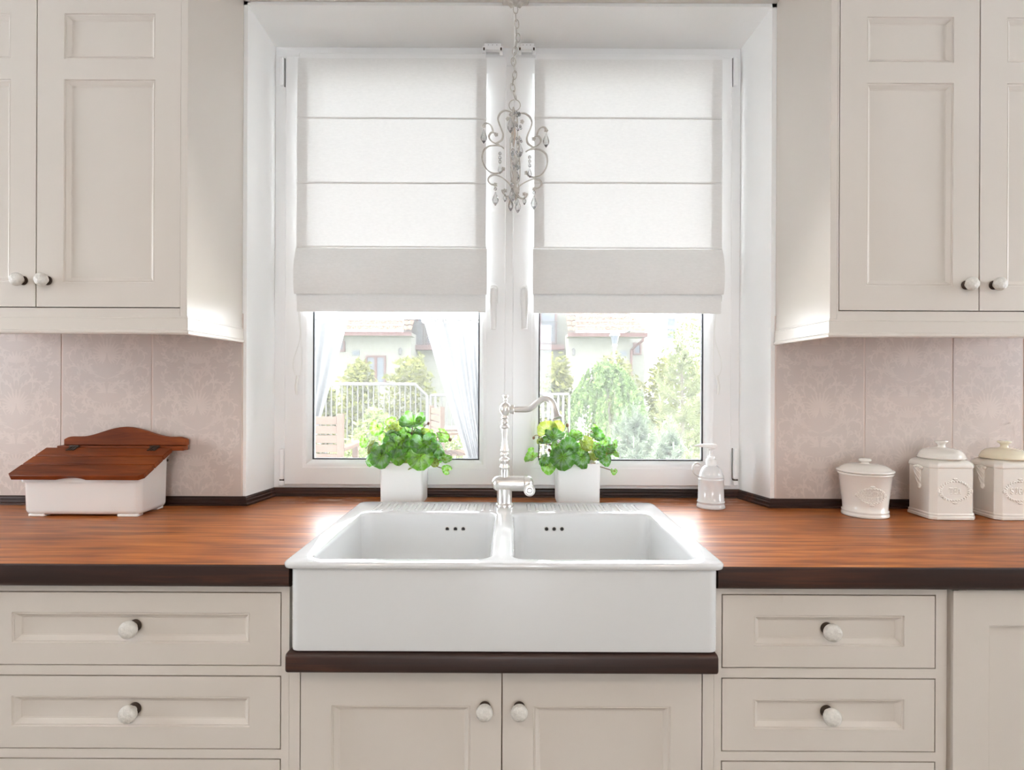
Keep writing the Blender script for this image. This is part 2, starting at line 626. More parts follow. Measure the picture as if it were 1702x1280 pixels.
for nm, wn, xa, xb in (('wall_left', 'added_window_3', RX0 - .2, RX0), ('wall_right', 'added_window_4', RX1, RX1 + .2)):
    b = MB()
    b.box(xa, RY0, 0, xb, SWY0, HC)
    b.box(xa, SWY1, 0, xb, WY, HC)
    b.box(xa, SWY0, 0, xb, SWY1, SWZ0)
    b.box(xa, SWY0, SWZ1, xb, SWY1, HC)
    b.build(nm, M['room'], kind='structure')
    wn_ = structure(wn, ((xa + xb) / 2, SWY0, SWZ0))
    xm = (xa + xb) / 2
    b = MB()
    for y0, z0, y1, z1 in ((SWY0, SWZ0, SWY0 + .06, SWZ1), (SWY1 - .06, SWZ0, SWY1, SWZ1), (SWY0 + .06, SWZ0, SWY1 - .06, SWZ0 + .06), (SWY0 + .06, SWZ1 - .06, SWY1 - .06, SWZ1)):
        b.box(xm - .03, y0, z0, xm + .03, y1, z1)
    fr = b.build('frame', M['pvc'], wn_)
    MB().box(xm - .003, SWY0 + .06, SWZ0 + .06, xm + .003, SWY1 - .06, SWZ1 - .06).build('pane', M['pane'], fr)
b = MB()
b.box(RX0 - .2, RY0 - .2, 0, -.45, RY0, HC)
b.box(.65, RY0 - .2, 0, RX1 + .2, RY0, HC)
b.box(-.45, RY0 - .2, 2.25, .65, RY0, HC)
b.build('wall_front', M['room'], kind='structure')
# soffit board that joins the two wall cabinets above the window
MB().box(-.8445, 1.53, 2.478, .8245, WY - .001, HC - .001).build('trim_1', M['soffit'], kind='structure', bevel=.002)

# garden doors added behind the camera, sized to fill the fronts with daylight
wd = structure('added_window_2', (0, RY0 - .1, 0))
for x0, x1 in ((-.45, .1), (.1, .65)):
    b = MB()
    for f0, f1 in (((x0, .0), (x0 + .07, 2.25)), ((x1 - .07, .0), (x1, 2.25)), ((x0 + .07, 0), (x1 - .07, .1)), ((x0 + .07, 2.17), (x1 - .07, 2.25))):
        b.box(f0[0], RY0 - .13, f0[1], f1[0], RY0 - .07, f1[1])
    fr = b.build('sash', M['pvc'], wd)
    MB().box(x0 + .07, RY0 - .104, .1, x1 - .07, RY0 - .1, 2.17).build('pane', M['pane'], fr)

# ------------------------------------------------------------------ window_1
win = structure('window_1', (0, FY, WB))


def rect_loop(l, r, bt, t, y):
    return [(l, y, bt), (r, y, bt), (r, y, t), (l, y, t)]


def ring(outer, inner, prof):
    ls = []
    for f, y in prof:
        q = [a + (c - a) * f for a, c in zip(outer, inner)]
        ls.append(rect_loop(*q, y))
    return ls


b = MB()
fo = (WL, WR, WB, WT)
fi = (WL + .055, WR - .055, WB + .045, WT - .06)
b.loops(ring(fo, fi, [(0, FY + .07), (0, FY), (.96, FY), (1, FY + .004), (1, FY + .07)]), False, False)
b.build('frame', M['pvc'], win, fix=False, bevel=.0015)
MB().box(-.052, FY + .004, WB + .02, .030, FY + .07, WT - .02).build('mullion', M['pvc'], win)
ST, SB, SY = 2.392, .9395, 1.992
GT = 2.31
sashes = []
for k, (o4, g4) in enumerate((((-.771, -.0235, SB, ST), (-.6837, -.1115, 1.022, GT)), ((.0005, .7425, SB, ST), (.091, .656, 1.0215, GT)))):
    b = MB()
    b.loops(ring(o4, g4, [(0, SY + .055), (0, SY + .003), (.035, SY), (.70, SY), (.74, SY + .002), (.80, SY + .0025), (.86, SY + .006), (.93, SY + .014), (.985, SY + .024), (1, SY + .026), (1, SY + .055)]), False, False)
    sa = b.build('sash', M['pvc'], win, fix=False, ang=30)
    sashes.append(sa)
    l, r_, bt, t = g4
    b = MB()
    b.loops([rect_loop(l - .001, r_ + .001, bt - .001, t + .001, SY + .027), rect_loop(l + .0045, r_ - .0045, bt + .0045, t - .0045, SY + .029), rect_loop(l + .0045, r_ - .0045, bt + .0045, t - .0045, SY + .040)], False, False)
    b.build('gasket', M['seal'], sa, fix=False)
    MB().box(l, SY + .036, bt, r_, SY + .040, t).build('pane', M['pane'], sa)
    # handle
    hx = U(821 if k == 0 else 871.5, 490, SY)
    h = MB()
    h.loops([[(hx.x + x, y, hx.z - .004 + z) for x, z in rrect(0, 0, .014 * s, .036 * s, .013 * s, 4)] for y, s in ((SY, 1), (SY - .008, 1), (SY - .011, .82))])
    lv = spline([(hx.x, SY - .008, hx.z + .008), (hx.x, SY - .034, hx.z + .008), (hx.x, SY - .042, hx.z - .012), (hx.x, SY - .042, hx.z - .06), (hx.x, SY - .042, hx.z - .120)], 5)
    h.tube(lv, [.0095 + .0018 * math.sin(PI * i / (len(lv) - 1)) for i in range(len(lv))], 10)
    h.build('handle', M['pvc'], sa)
MB().box(-.0235, SY + .005, SB, .0005, FY, ST - .035).build('meeting_strip', M['pvc_grey'] if False else M['pvc'], win, bevel=.001)
# hinges: top covers, lower corner hinges
for sx, xs in ((1, 470.5), (-1, 1220.5)):
    for y0, y1, kind in ((98, 145, 0), (745, 796, 1)):
        p0, p1 = U(xs, y0, FY), U(xs, y1, FY)
        b = MB()
        x = p0.x
        b.box(x - .0075, FY - .016, p1.z, x + .0075, FY, p0.z)
        hg = b.build('hinge', M['pvc'], win, bevel=.004, seg=3)
        if kind == 1:
            b = MB()
            b.box(x - .009, FY - .018, p1.z - .021, x + .0075, FY, p1.z - .004)
            b.build('hinge_cap', M['pvc'], hg, bevel=.003)
            MB().box(x - .007, FY - .013, p1.z - .005, x + .0075, FY - .001, p1.z + .001).build('hinge_pin', M['bronze'], hg)
        MB().box(x + sx * .0075 - .0008, FY - .004, p1.z, x + sx * .0075 + .0008, FY - .0005, p0.z).build('hinge_gap', M['bronze'], hg)

# ------------------------------------------------------------------ worktop, upstand, tiles
b = MB()
CT, CB, CF = 0.900, 0.851, 1.235


def edge_poly():
    out = [(WY, CB), (CF + .012, CB)]
    for k in range(5):
        a = R(-90 - 22.5 * k)
        out.append((CF + .012 + .012 * math.cos(a), CB + .012 + .012 * math.sin(a)))
    for k in range(5):
        a = R(180 - 22.5 * k)
        out.append((CF + .004 + .004 * math.cos(a), CT - .004 + .004 * math.sin(a)))
    out.append((WY, CT))
    return out


CLX, CRX = -0.4667, 0.4350
b.prism(edge_poly(), 'X', RX0 + .002, CLX, 0)
b.prism(edge_poly(), 'X', CRX, RX1 - .002, 0)
b.box(CLX, 1.842, CB, CRX, WY, CT)
b.prism([(XL + .002, WY), (XR - .002, WY), (WR - .001, FY - .001), (WL + .001, FY - .001)], 'Z', CB, CT)
for i, q in enumerate(b.f):
    n = (b.v[q[1]] - b.v[q[0]]).cross(b.v[q[2]] - b.v[q[1]])
    if n.length:
        n.normalize()
    b.m[i] = 0 if abs(n.z) > .95 and b.v[q[0]].z > CT - .01 else 1
wt = b.build('worktop', [M['counter'], M['counter_edge']], ang=40)
wt['label'] = 'long reddish brown wooden worktop with dark front edge'
wt['category'] = 'worktop'

path = [Vector((RX0 + .002, WY, CT)), Vector((-.836, WY, CT)), Vector((WL, FY - .001, CT)), Vector((WR, FY - .001, CT)), Vector((.814, WY, CT)), Vector((RX1 - .002, WY, CT))]
prof = [(0, .0003), (.017, .0003), (.017, .006), (.0125, .0085), (.0125, .0165), (.009, .019), (.0085, .024), (.005, .028), (0, .028)]
nrm = []
for i in range(len(path)):
    d0 = (path[i] - path[i - 1]).normalized() if i else None
    d1 = (path[i + 1] - path[i]).normalized() if i < len(path) - 1 else None
    d0, d1 = d0 or d1, d1 or d0
    n0, n1 = Vector((d0.y, -d0.x, 0)), Vector((d1.y, -d1.x, 0))
    nn = n0 + n1
    nrm.append(nn / nn.dot(n0))
for i in range(5):
    b = MB()
    b.loops([[path[j] + nrm[j] * o + Vector((0, 0, u)) for o, u in prof] for j in (i, i + 1)])
    b.build('trim_%d' % (i + 2), M['counter_edge'], kind='structure', ang=30)


# damask tiles: scrolls are laid on the tile face as printed strips of the tile's own mesh
def scroll(x, y, h, L, k0, k1, w, n=16):
    out = []
    h = R(h)
    for i in range(n + 1):
        t = i / n
        out.append((x, y, w * (0.25 + 0.75 * math.sin(PI * min(1, t * .9 + .08))), h))
        k = k0 + (k1 - k0) * t ** 1.4
        h += k * L / n
        x += math.cos(h) * L / n
        y += math.sin(h) * L / n
    return out


def motif():
    s = []
    for a in range(-70, 91, 16):                                    # palmettes
        L_ = .030 + .022 * (1 + math.sin(R(a))) / 2
        s.append(scroll(.003, .0, a, L_, 6, -10, .0065, 10))
    for a in range(10, 91, 20):
        s.append(scroll(.003, .135, a, .036, 8, -8, .0060, 10))
        s.append(scroll(.003, -.115, a - 20, .030, 8, -8, .0055, 10))
    for x, y, h, L, k0, k1, w in (
            (.004, -.075, 20, .17, 2, 52, .0052), (.004, -.085, -12, .15, -3, -60, .0048), (.03, -.03, 65, .15, -4, -58, .005),
            (.045, .035, 70, .15, 6, 62, .005), (.062, -.055, 40, .11, -4, -80, .0045), (.008, .045, 60, .12, -8, -66, .005),
            (.006, .062, 88, .11, -3, -75, .0048), (.07, .06, 10, .09, 10, 95, .0042), (.085, -.09, 80, .10, 4, 85, .0042),
            (.004, -.12, 60, .11, -6, -75, .0048), (.035, .11, 100, .10, -6, -80, .0042), (.02, -.15, 10, .12, 5, 70, .0046),
            (.1, .0, 95, .08, 10, 90, .004), (.09, .12, 40, .08, -10, -100, .004), (.05, .15, -20, .09, 8, 90, .004),
            (.115, -.13, 60, .09, 8, 90, .004), (.06, -.12, -30, .08, 10, 100, .004), (.012, .09, 35, .10, 12, 90, .0045),
            (.028, -.055, 5, .09, 14, 95, .0042), (.075, .005, 120, .08, -12, -110, .004)):
        s.append(scroll(x, y, h, L, k0, k1, w))
        q = s[-1]
        for j in (2, 4, 6, 8, 10, 12):                              # acanthus lobes along the scroll
            px, py, pw, ph = q[j]
            sg = -1 if k1 > 0 else 1
            s.append(scroll(px, py, math.degrees(ph) + sg * 42, .015, -sg * 30, -sg * 60, .0062, 5))
            if j % 4 == 0:
                s.append(scroll(px, py, math.degrees(ph) - sg * 50, .010, sg * 30, sg * 60, .0048, 5))
    return s


def tile_mesh(W, H, phase):
    b = MB()
    b.box(0, 0, 0, W, .006, H, 0)
    lay = 0
    for cy in (-.20 + phase, .12 + phase, .44 + phase, .76 + phase):
        for sc in motif():
            for mir in (1, -1):
                vs, fs = [], []
                lay = (lay + 1) % 60                          # each strip a hair above the last
                for (x, y, w_, h) in sc:
                    nx, ny = -math.sin(h) * w_ / 2, math.cos(h) * w_ / 2
                    for sg in (1, -1):
                        vs.append((W / 2 + mir * (x + sg * nx), -.0002 - lay * 8e-6, cy + y + sg * ny))
                for i in range(len(sc) - 1):
                    q = (2 * i, 2 * i + 1, 2 * i + 3, 2 * i + 2)
                    if all(.003 < vs[k][0] < W - .003 and .003 < vs[k][2] < H - .003 for k in q):
                        fs.append(q if mir == 1 else q[::-1])
                b.add(vs, fs, 1)
    return b.mesh('tile', [M['tile'], M['damask']], 30, fix=False)


TZ0, TZ1 = .9285, 1.50
joints_l = [-1.973, -1.6905, -1.4076, -1.125, -.8425]
joints_r = [.8235, 1.1017, 1.376, 1.597, 1.88]
G = .0035
cache = {}
for js, sgn in ((joints_l, 0), (joints_r, 1)):
    for i in range(4):
        W = round(js[i + 1] - js[i] - 2 * G, 4)
        key = (round(W, 2), (i + sgn) % 2)
        if key not in cache:
            cache[key] = tile_mesh(W, TZ1 - TZ0, .16 * ((i + sgn) % 2))
        inst('tile', cache[key], wall_back, (js[i] + G, WY - .006, TZ0))
for n_, (a, c) in enumerate(((joints_l[0], joints_l[-1]), (joints_r[0], joints_r[-1]))):
    MB().box(a, WY - .0045, TZ0, c, WY - .0005, TZ1).build('grout', M['joint'], wall_back)

# ------------------------------------------------------------------ cabinets


def panel_front(x0, z0, W, H, yf, T, rects, depth=.011, mw=.0145):
    """board with recessed, moulded panels; rects = (left, bottom, right, top) in its own plane"""
    b = MB()
    xs = sorted({0, W} | {r[0] for r in rects} | {r[2] for r in rects})
    zs = sorted({0, H} | {r[1] for r in rects} | {r[3] for r in rects})
    P = lambda x, z, d: (x0 + x, yf + d, z0 + z)
    for i in range(len(xs) - 1):
        for j in range(len(zs) - 1):
            cx, cz = (xs[i] + xs[i + 1]) / 2, (zs[j] + zs[j + 1]) / 2
            if any(r[0] < cx < r[2] and r[1] < cz < r[3] for r in rects):
                continue
            b.add([P(xs[i], zs[j], 0), P(xs[i + 1], zs[j], 0), P(xs[i + 1], zs[j + 1], 0), P(xs[i], zs[j + 1], 0)], [(0, 1, 2, 3)])
    for r in rects:
        ls = []
        for o, d in ((0, 0), (.0008, .0028), (.0035, .0032), (.0045, .0024), (mw * .5, .0045), (mw * .75, depth * .68), (mw * .9, depth * .93), (mw, depth * .95), (mw + .0008, depth)):
            ls.append([P(r[0] + o, r[1] + o, d), P(r[2] - o, r[1] + o, d), P(r[2] - o, r[3] - o, d), P(r[0] + o, r[3] - o, d)])
        b.loops(ls, False, True)
    c = .0012
    ls = [[P(0, 0, 0), P(W, 0, 0), P(W, H, 0), P(0, H, 0)], [P(0, 0, T), P(W, 0, T), P(W, H, T), P(0, H, T)]]
    b.loops(ls, False, True)
    return b


kb = MB()
rot = Matrix.Rotation(R(90), 3, 'X')          # local z -> -y
kb.lathe([(.0, -.001), (.0128, -.001), (.0128, .003), (.0105, .0055), (.0085, .006)], mat=rot, n=20, mi=1)
kb.lathe([(.0085, .005), (.0080, .010), (.0095, .0130), (.0140, .0150), (.0178, .0195), (.0187, .0240), (.0176, .0290), (.0140, .0328), (.0085, .0348), (.0, .0355)], mat=rot, n=24, mi=0)
KNOB = kb.mesh('knob', [M['knob'], M['bronze']], 60)


def knob(parent, p, s=1.0):
    return inst('knob', KNOB, parent, p, scale=s)


def wall_cabinet(label, x_in, x_out, doors, sgn):
    """wall cabinet; x_in = the side towards the window, sgn = +1 when it stands to the left of it"""
    yf = 1.528
    z0, z1 = 1.4553, HC - .001
    a, c = min(x_in, x_out), max(x_in, x_out)
    t = thing('wall_cabinet', label, 'cabinet', ((a + c) / 2, (yf + WY) / 2, z0))
    b = MB()
    b.box(x_in - sgn * .018 if sgn > 0 else x_in, yf, z0, x_in if sgn > 0 else x_in + .018, WY - .001, z1)
    b.build('side_panel', M['cream'], t, bevel=.001)
    b = MB()
    ex = sorted((x_out, x_out + sgn * .018))
    b.box(ex[0], yf + .02, z0, ex[1], WY - .001, z1)
    b.box(a + .018, yf + .03, z0, c - .018, WY - .001, z0 + .018)
    b.box(a + .018, yf + .03, z1 - .018, c - .018, WY - .001, z1)
    b.box(a + .018, WY - .012, z0, c - .018, WY - .001, z1)
    b.build('carcass', M['cream'], t)
    dz0, dz1 = 1.4782, 2.318
    dl, dr = min(d[0] for d in doors), max(d[1] for d in doors)
    b = MB()
    b.box(a + .018 if sgn < 0 else a, yf, z0, dl - .0022, yf + .02, z1) if False else None
    i0, i1 = (a + .0182 if sgn < 0 else a), (c if sgn < 0 else c - .0182)
    b.box(i0, yf, z0, i1, yf + .02, dz0 - .0028)
    b.box(i0, yf, dz1 + .0022, i1, yf + .02, z1)
    if dl - .0022 > i0:
        b.box(i0, yf, dz0 - .0028, dl - .0022, yf + .02, dz1 + .0022)
    if i1 > dr + .0022:
        b.box(dr + .0022, yf, dz0 - .0028, i1, yf + .02, dz1 + .0022)
    b.build('face_frame', M['cream'], t)
    MB().box(i0, yf + .021, z0 + .02, i1, yf + .026, z1 - .02).build('gap_shade_board', M['dark_gap'], t)
    for (d0, d1, kx) in doors:
        W, H = d1 - d0, dz1 - dz0
        rects = [(.069, .0635, W - .0665, 2.0690 - dz0), (.069, 2.1215 - dz0, W - .0665, 2.2405 - dz0)]
        d = panel_front(d0, dz0, W, H, yf, .02, rects).build('door', M['cream'], t, ang=25, fix=False, bevel=.0012, blim=80)
        knob(d, (kx, yf, U(72, 466.5, yf).z if sgn > 0 else U(1612, 474, yf).z), .92)
    # light pelmet under the cabinet, returned along the side
    prof = [(-.012, .0), (.003, .0), (.003, -.004), (.0055, -.006), (.0055, -.036), (.0085, -.0385), (.0095, -.043), (.0075, -.0465), (-.012, -.0465)]
    if sgn > 0:
        path = [Vector((x_out, yf, z0 - .0004)), Vector((x_in, yf, z0 - .0004)), Vector((x_in, WY - .008, z0 - .0004))]
    else:
        path = [Vector((x_in, WY - .008, z0 - .0004)), Vector((x_in, yf, z0 - .0004)), Vector((x_out, yf, z0 - .0004))]
    MB().sweep(path, prof).build('pelmet', M['cream'], t, ang=30)
    return t


yk = 1.528
wall_cabinet('cream wall cabinet with panelled doors left of the window, above the wooden lidded box', -.845, -1.63,
             [(-1.612, -1.2385, U(80, 466, yk).x - (U(72, 0, yk).x - U(31, 0, yk).x)), (-1.2355, -.8632, U(79.5, 466, yk).x)], 1)
wall_cabinet('cream wall cabinet with panelled doors right of the window, above the canisters', .825, 1.60,
             [(.8490, 1.2105, U(1605, 474, yk).x), (1.2135, 1.575, U(1651, 474, yk).x)], -1)

BY = 1.262


def base_unit(name, label, x0, x1, z1):
    return thing(name, label, 'cabinet', ((x0 + x1) / 2, 1.5, 0))


def frame_with_openings(x0, x1, z0, z1, openings, parent, y=BY):
    """face frame: a board minus openings, cut as cells"""
    b = MB()
    xs = sorted({x0, x1} | {o[0] for o in openings} | {o[2] for o in openings})
    zs = sorted({z0, z1} | {o[1] for o in openings} | {o[3] for o in openings})
    P = {}
    bm = bmesh.new()

    def V(x, yy, z):
        k = (round(x, 5), round(yy, 5), round(z, 5))
        if k not in P:
            P[k] = len(P)
        return P[k]
    solid = set()
    for i in range(len(xs) - 1):
        for j in range(len(zs) - 1):
            cx, cz = (xs[i] + xs[i + 1]) / 2, (zs[j] + zs[j + 1]) / 2
            if not any(o[0] < cx < o[2] and o[1] < cz < o[3] for o in openings):
                solid.add((i, j))
    fs = []
    for i, j in solid:
        a, c, d, e = xs[i], xs[i + 1], zs[j], zs[j + 1]
        for yy in (y, y + .02):
            fs.append([V(a, yy, d), V(c, yy, d), V(c, yy, e), V(a, yy, e)])
        for (di, dj, p, q) in ((-1, 0, (a, d), (a, e)), (1, 0, (c, d), (c, e)), (0, -1, (a, d), (c, d)), (0, 1, (a, e), (c, e))):
            if (i + di, j + dj) not in solid:
                fs.append([V(p[0], y, p[1]), V(q[0], y, q[1]), V(q[0], y + .02, q[1]), V(p[0], y + .02, p[1])])
    bm.free()
    b.add(list(P.keys()), fs)
    return b.build('face_frame', M['cream'], parent, ang=30)


def carcass(parent, x0, x1, z1, y=BY):
    b = MB()
    b.box(x0, y + .021, .1, x0 + .018, 1.83, z1)
    b.box(x1 - .018, y + .021, .1, x1, 1.83, z1)
    b.box(x0 + .018, y + .021, .1, x1 - .018, 1.83, .118)
    b.box(x0 + .018, 1.815, .118, x1 - .018, 1.83, z1)
    b.build('carcass', M['cream'], parent)
    MB().box(x0 + .019, y + .022, .12, x1 - .019, y + .027, z1 - .002).build('gap_shade_board', M['dark_gap'], parent)
    MB().box(x0 + .001, y + .07, .0, x1 - .001, y + .088, .1).build('plinth', M['cream'], parent)


DZ = [(.677, .831), (.498, .6515), (.14, .4735)]


def drawer_unit(label, x0, x1, d0, d1, kx):
    t = base_unit('drawer_cabinet', label, x0, x1, CB)
    g = .0023
    frame_with_openings(x0, x1, .1, CB - .001, [(d0 - g, z0 - g, d1 + g, z1 + g + .0006) for z0, z1 in DZ], t)
    carcass(t, x0, x1, CB - .001)
    for z0, z1 in DZ:
        W, H = d1 - d0, z1 - z0
        d = panel_front(d0, z0, W, H, BY, .02, [(.0665, .0455, W - .0650, H - .0425)]).build('drawer', M['cream'], t, ang=25, fix=False, bevel=.0012, blim=80)
        knob(d, (kx, BY + .0105, (z0 + z1) / 2 + .003), 1.02)
    return t


drawer_unit('cream cabinet with wide drawers left of the sink', -1.1605, -.4752, -1.137, -.4945, U(225, 1043, BY + .01).x)
drawer_unit('cream cabinet with narrow drawers right of the sink', .4360, .9327, .4540, .9090, U(1374, 1044, BY + .01).x)
t = base_unit('sink_cabinet', 'cream cabinet with two panelled doors under the white sink', -.4748, .4356, .68)
frame_with_openings(-.4748, .4356, .1, .6800, [(-.4523, .1377, .4118, .6753)], t)
carcass(t, -.4748, .4356, .6800)
for d0, d1, kx in ((-.4500, -.0200, U(806, 1180, BY).x), (-.0172, .4095, U(863, 1179, BY).x)):
    W, H = d1 - d0, .673 - .14
    d = panel_front(d0, .14, W, H, BY, .02, [(.066, .08, W - .066, H - .0815)]).build('door', M['cream'], t, ang=25, fix=False, bevel=.0012, blim=80)
    knob(d, (kx, BY, U(806, 1175, BY).z), .96)
t = base_unit('tall_door_cabinet', 'cream cabinet with one full height panelled door at the right end', .945, 1.56, CB)
carcass(t, .9335, 1.56, CB - .001)
MB().box(.9335, BY + .012, .1, .9440, BY + .02, CB - .001).build('filler', M['cream'], t)
b = panel_front(.9445, .115, .012, .730, BY - .006, .024, [])
b.build('edge_bead', M['cream'], t, bevel=.002)
W, H = .585, .730
d = panel_front(.9570, .115, W, H, BY - .003, .022, [(.0655, .07, W - .0655, H - .075)], depth=.009, mw=.005).build('door', M['cream'], t, ang=25, fix=False, bevel=.001, blim=80)
t2 = base_unit('end_cabinet', 'plain cream cabinet past the wide drawers at the left edge', -1.8, -1.1607, CB)
carcass(t2, -1.8, -1.1612, CB - .001)
panel_front(-1.798, .115, .634, .73, BY, .02, [(.0665, .07, .567, .66)]).build('door', M['cream'], t2, ang=25, fix=False, bevel=.001, blim=80)

# wooden ledge under the sink
b = MB()
lp = []
for s, r_ in ((1, .004),):
    lp = [(y, z) for y, z in rrect((1.215 + 1.80) / 2, .7018, (1.80 - 1.215) / 2, .0205, .0085, 4)]
b.prism(lp, 'X', -.4670, .4300)
lg = b.build('sink_ledge', M['counter_edge'], bevel=.004, seg=3, blim=60, ang=40)
lg['label'] = 'dark brown wooden ledge under the white sink'
lg['category'] = 'shelf'

# ------------------------------------------------------------------ sink
cx = -.0145
t = thing('farmhouse_sink', 'white ceramic double bowl sink set into the wooden worktop', 'sink', (cx, 1.53, .7225))
b = MB()
RZ = .912
X0, X1, Y0, Y1 = -.4745, .4445, 1.2125, 1.8535
nn = 8


def L(xa, xb, ya, yb, r, z):
    return [(x, y, z) for x, y in rrect((xa + xb) / 2, (ya + yb) / 2, (xb - xa) / 2, (yb - ya) / 2, r, nn)]


rb = .0065
ls = [L(-.4530, .4245, 1.232, 1.835, .012, .7227), L(-.4595, .4310, 1.2235, 1.840, .018, .7255), L(-.4604, .4317, 1.222, 1.841, .020, .733), L(-.4604, .4317, 1.222, 1.841, .020, .8965)]
ls += [L(X0 + .006, X1 - .006, Y0 + .006, Y1 - .006, .018, .8972), L(X0 + .0015, X1 - .0015, Y0 + .0015, Y1 - .0015, .021, .8995)]
for k in range(6):
    a = R(18 * k)
    o = rb * (1 - math.cos(a))
    ls.append(L(X0 + o, X1 - o, Y0 + o, Y1 - o, .022, RZ - rb + rb * math.sin(a)))
b.loops(ls, True, False)
top_outer = ls[-1]
holes = []
BYF, BYB = 1.250, 1.690
for xa, xb in ((-.4245, -.047), (.006, .3945)):
    hl = []
    r0 = .010
    rr = .030
    for k in range(6):
        a = R(18 * k)
        o = r0 * math.sin(a)
        hl.append(L(xa - r0 + o, xb + r0 - o, BYF - r0 + o, BYB + r0 - o, rr + r0 - o, RZ - r0 * (1 - math.cos(a))))
    for dz, o in ((.06, .001), (.13, .004), (.152, .010), (.162, .024), (.166, .05)):
        hl.append(L(xa + o, xb - o, BYF + o, BYB - o, max(.03, rr + o * .4), RZ - dz))
    b.loops(hl, False, True)
    holes.append(hl[0])
# flat top between the outer edge and the two bowls
bm = bmesh.new()
eds = []
for lp_ in (top_outer, holes[0], holes[1]):
    vs = [bm.verts.new(p) for p in lp_]
    eds += [bm.edges.new((vs[i], vs[(i + 1) % len(vs)])) for i in range(len(vs))]
bmesh.ops.triangle_fill(bm, use_beauty=True, use_dissolve=False, edges=eds, normal=(0, 0, 1))
bm.verts.index_update()
b.add([v.co for v in bm.verts], [[v.index for v in f.verts] for f in bm.faces])
bm.free()
me_off = b
bm = bmesh.new()
body = b.build('basin', M['ceramic'], t, ang=50)
bm.from_mesh(body.data)
bmesh.ops.remove_doubles(bm, verts=bm.verts, dist=.00005)
bmesh.ops.recalc_face_normals(bm, faces=bm.faces)
bm.to_mesh(body.data)
bm.free()
body.data.shade_smooth()
body.data.set_sharp_from_angle(angle=R(50))
# raised draining ribs left and right of the tap
rb_ = MB()
rb_.loops([[(x, y, z) for x, y in rrect(0, 0, .0062 * s, .050 * q, .0060 * s, 5)] for z, s, q in ((-.0012, 1, 1), (.0008, .92, .99), (.0020, .6, .96), (.0024, .25, .9))])
RIB = rb_.mesh('drain_rib', [M['ceramic']], 60)
for x0, n in ((-.402, 15), (.052, 14)):
    for i in range(n):
        inst('drain_rib', RIB, t, (x0 + i * .0245, 1.765, RZ))
# overflow holes
ob = MB()
ob.lathe([(.0062, .0002), (.0075, .0012), (.0062, .002), (.0052, .0012)], mat=rot, n=18, mi=0)
ob.lathe([(.0, .0010), (.0056, .0013), (.0050, .0016), (0, .0016)], mat=rot, n=18, mi=1)
OV = ob.mesh('overflow_hole', [M['steel'], M['black']], 40)
for xs in (743.5, 757, 770, 908.5, 921, 934):
    p = U(xs, 879.5, BYB)
    inst('overflow_hole', OV, t, (p.x, BYB + .0008, p.z))

# ------------------------------------------------------------------ tap
FYc = 1.792
fx = U(838.5, 800, FYc).x
t = thing('kitchen_tap', 'tall brushed nickel tap with turned column standing on the sink', 'tap', (fx, FYc, RZ))
k = FYc / F


def zf(y):
    return U(838.5, y, FYc).z


b = MB()
zb = RZ + .0002
b.lathe([(.0, zb), (.0275, zb), (.0275, zb + .004), (.0262, zb + .007), (.0236, zb + .009), (.0230, zb + .011), (.0230, zf(812)), (.0, zf(808))], (fx, FYc, 0), 28)
b.build('base', M['nickel'], t, ang=40)
b = MB()
mx0, mx1 = U(817, 803, FYc).x, U(870.5, 803, FYc).x
mz, mr = zf(803.5), .0232
prf = [(0, -mr)] + [(mr * math.sin(R(a)), -mr * math.cos(R(a))) for a in range(15, 91, 15)]
rotx = Matrix.Rotation(R(90), 3, 'Y')
cxm = mx0 + mr
b.lathe(prf + [(mr, mx1 - cxm), (mr - .001, mx1 - cxm + .0005), (0, mx1 - cxm + .0005)], (cxm, FYc, mz), 28, mat=rotx)
b.build('mixer_body', M['nickel'], t, ang=40)
b = MB()
b.lathe([(0, 0.0008), (mr - .0006, .0008), (mr, .002), (mr, .010), (mr * .93, .018), (mr * .75, .0245), (mr * .4, .0285), (0, .030)], (mx1, FYc, mz), 28, mat=rotx)
b.build('end_cap', M['nickel'], t, ang=40)
b = MB()
kp = Vector((U(880, 811, FYc).x - .001, FYc - mr * .55, zf(811.5)))
b.lathe([(0, 0), (.012, 0), (.0125, .012), (.0168, .014), (.0175, .018), (.0175, .026), (.016, .029), (.012, .030), (.0115, .026), (.0085, .026), (.008, .031), (.006, .033), (0, .0335)], kp, 24, mat=rot)
b.build('lever_knob', M['nickel'], t, ang=40)
b = MB()
cpx = [(7, 797), (7.2, 781), (6.9, 779.5), (8.2, 778), (8.4, 775.5), (7.2, 774), (7.0, 769), (8.6, 766), (8.6, 763), (6.0, 761), (5.2, 759.5), (6.6, 756.5), (6.8, 754), (5.2, 751.5), (6.9, 750), (7.2, 748), (6.2, 746), (5.0, 738), (4.3, 729), (4.6, 721), (5.6, 714), (5.2, 712.3), (7.2, 711), (7.6, 709), (6.6, 707), (4.2, 705.5), (4.0, 704.5), (5.3, 702.5), (5.6, 700), (4.6, 697.8), (3.8, 697), (5.6, 695.5), (5.8, 693.5), (4.6, 691.5), (4.4, 690)]
b.lathe([(0, zf(799))] + [(r_ * k, zf(y)) for r_, y in cpx] + [(0, zf(689))], (fx, FYc, 0), 24)
b.build('column', M['nickel'], t, ang=60)
b = MB()
hz = zf(681)
b.lathe([(0, zf(692)), (4.2 * k, zf(691)), (6.5 * k, zf(688.5)), (9.2 * k, zf(684.5)), (9.8 * k, zf(680)), (9 * k, zf(675)), (6.2 * k, zf(671)), (3.2 * k, zf(669.2)), (0, zf(669))], (fx + .002, FYc, 0), 24)
b.lathe([(0, -.002), (.0125, -.002), (.0128, .008), (.0138, .0095), (.0138, .016), (.0105, .0175), (0, .0175)], (fx + .012, FYc, hz + .001), 20, mat=rotx)
b.build('elbow', M['nickel'], t, ang=50)
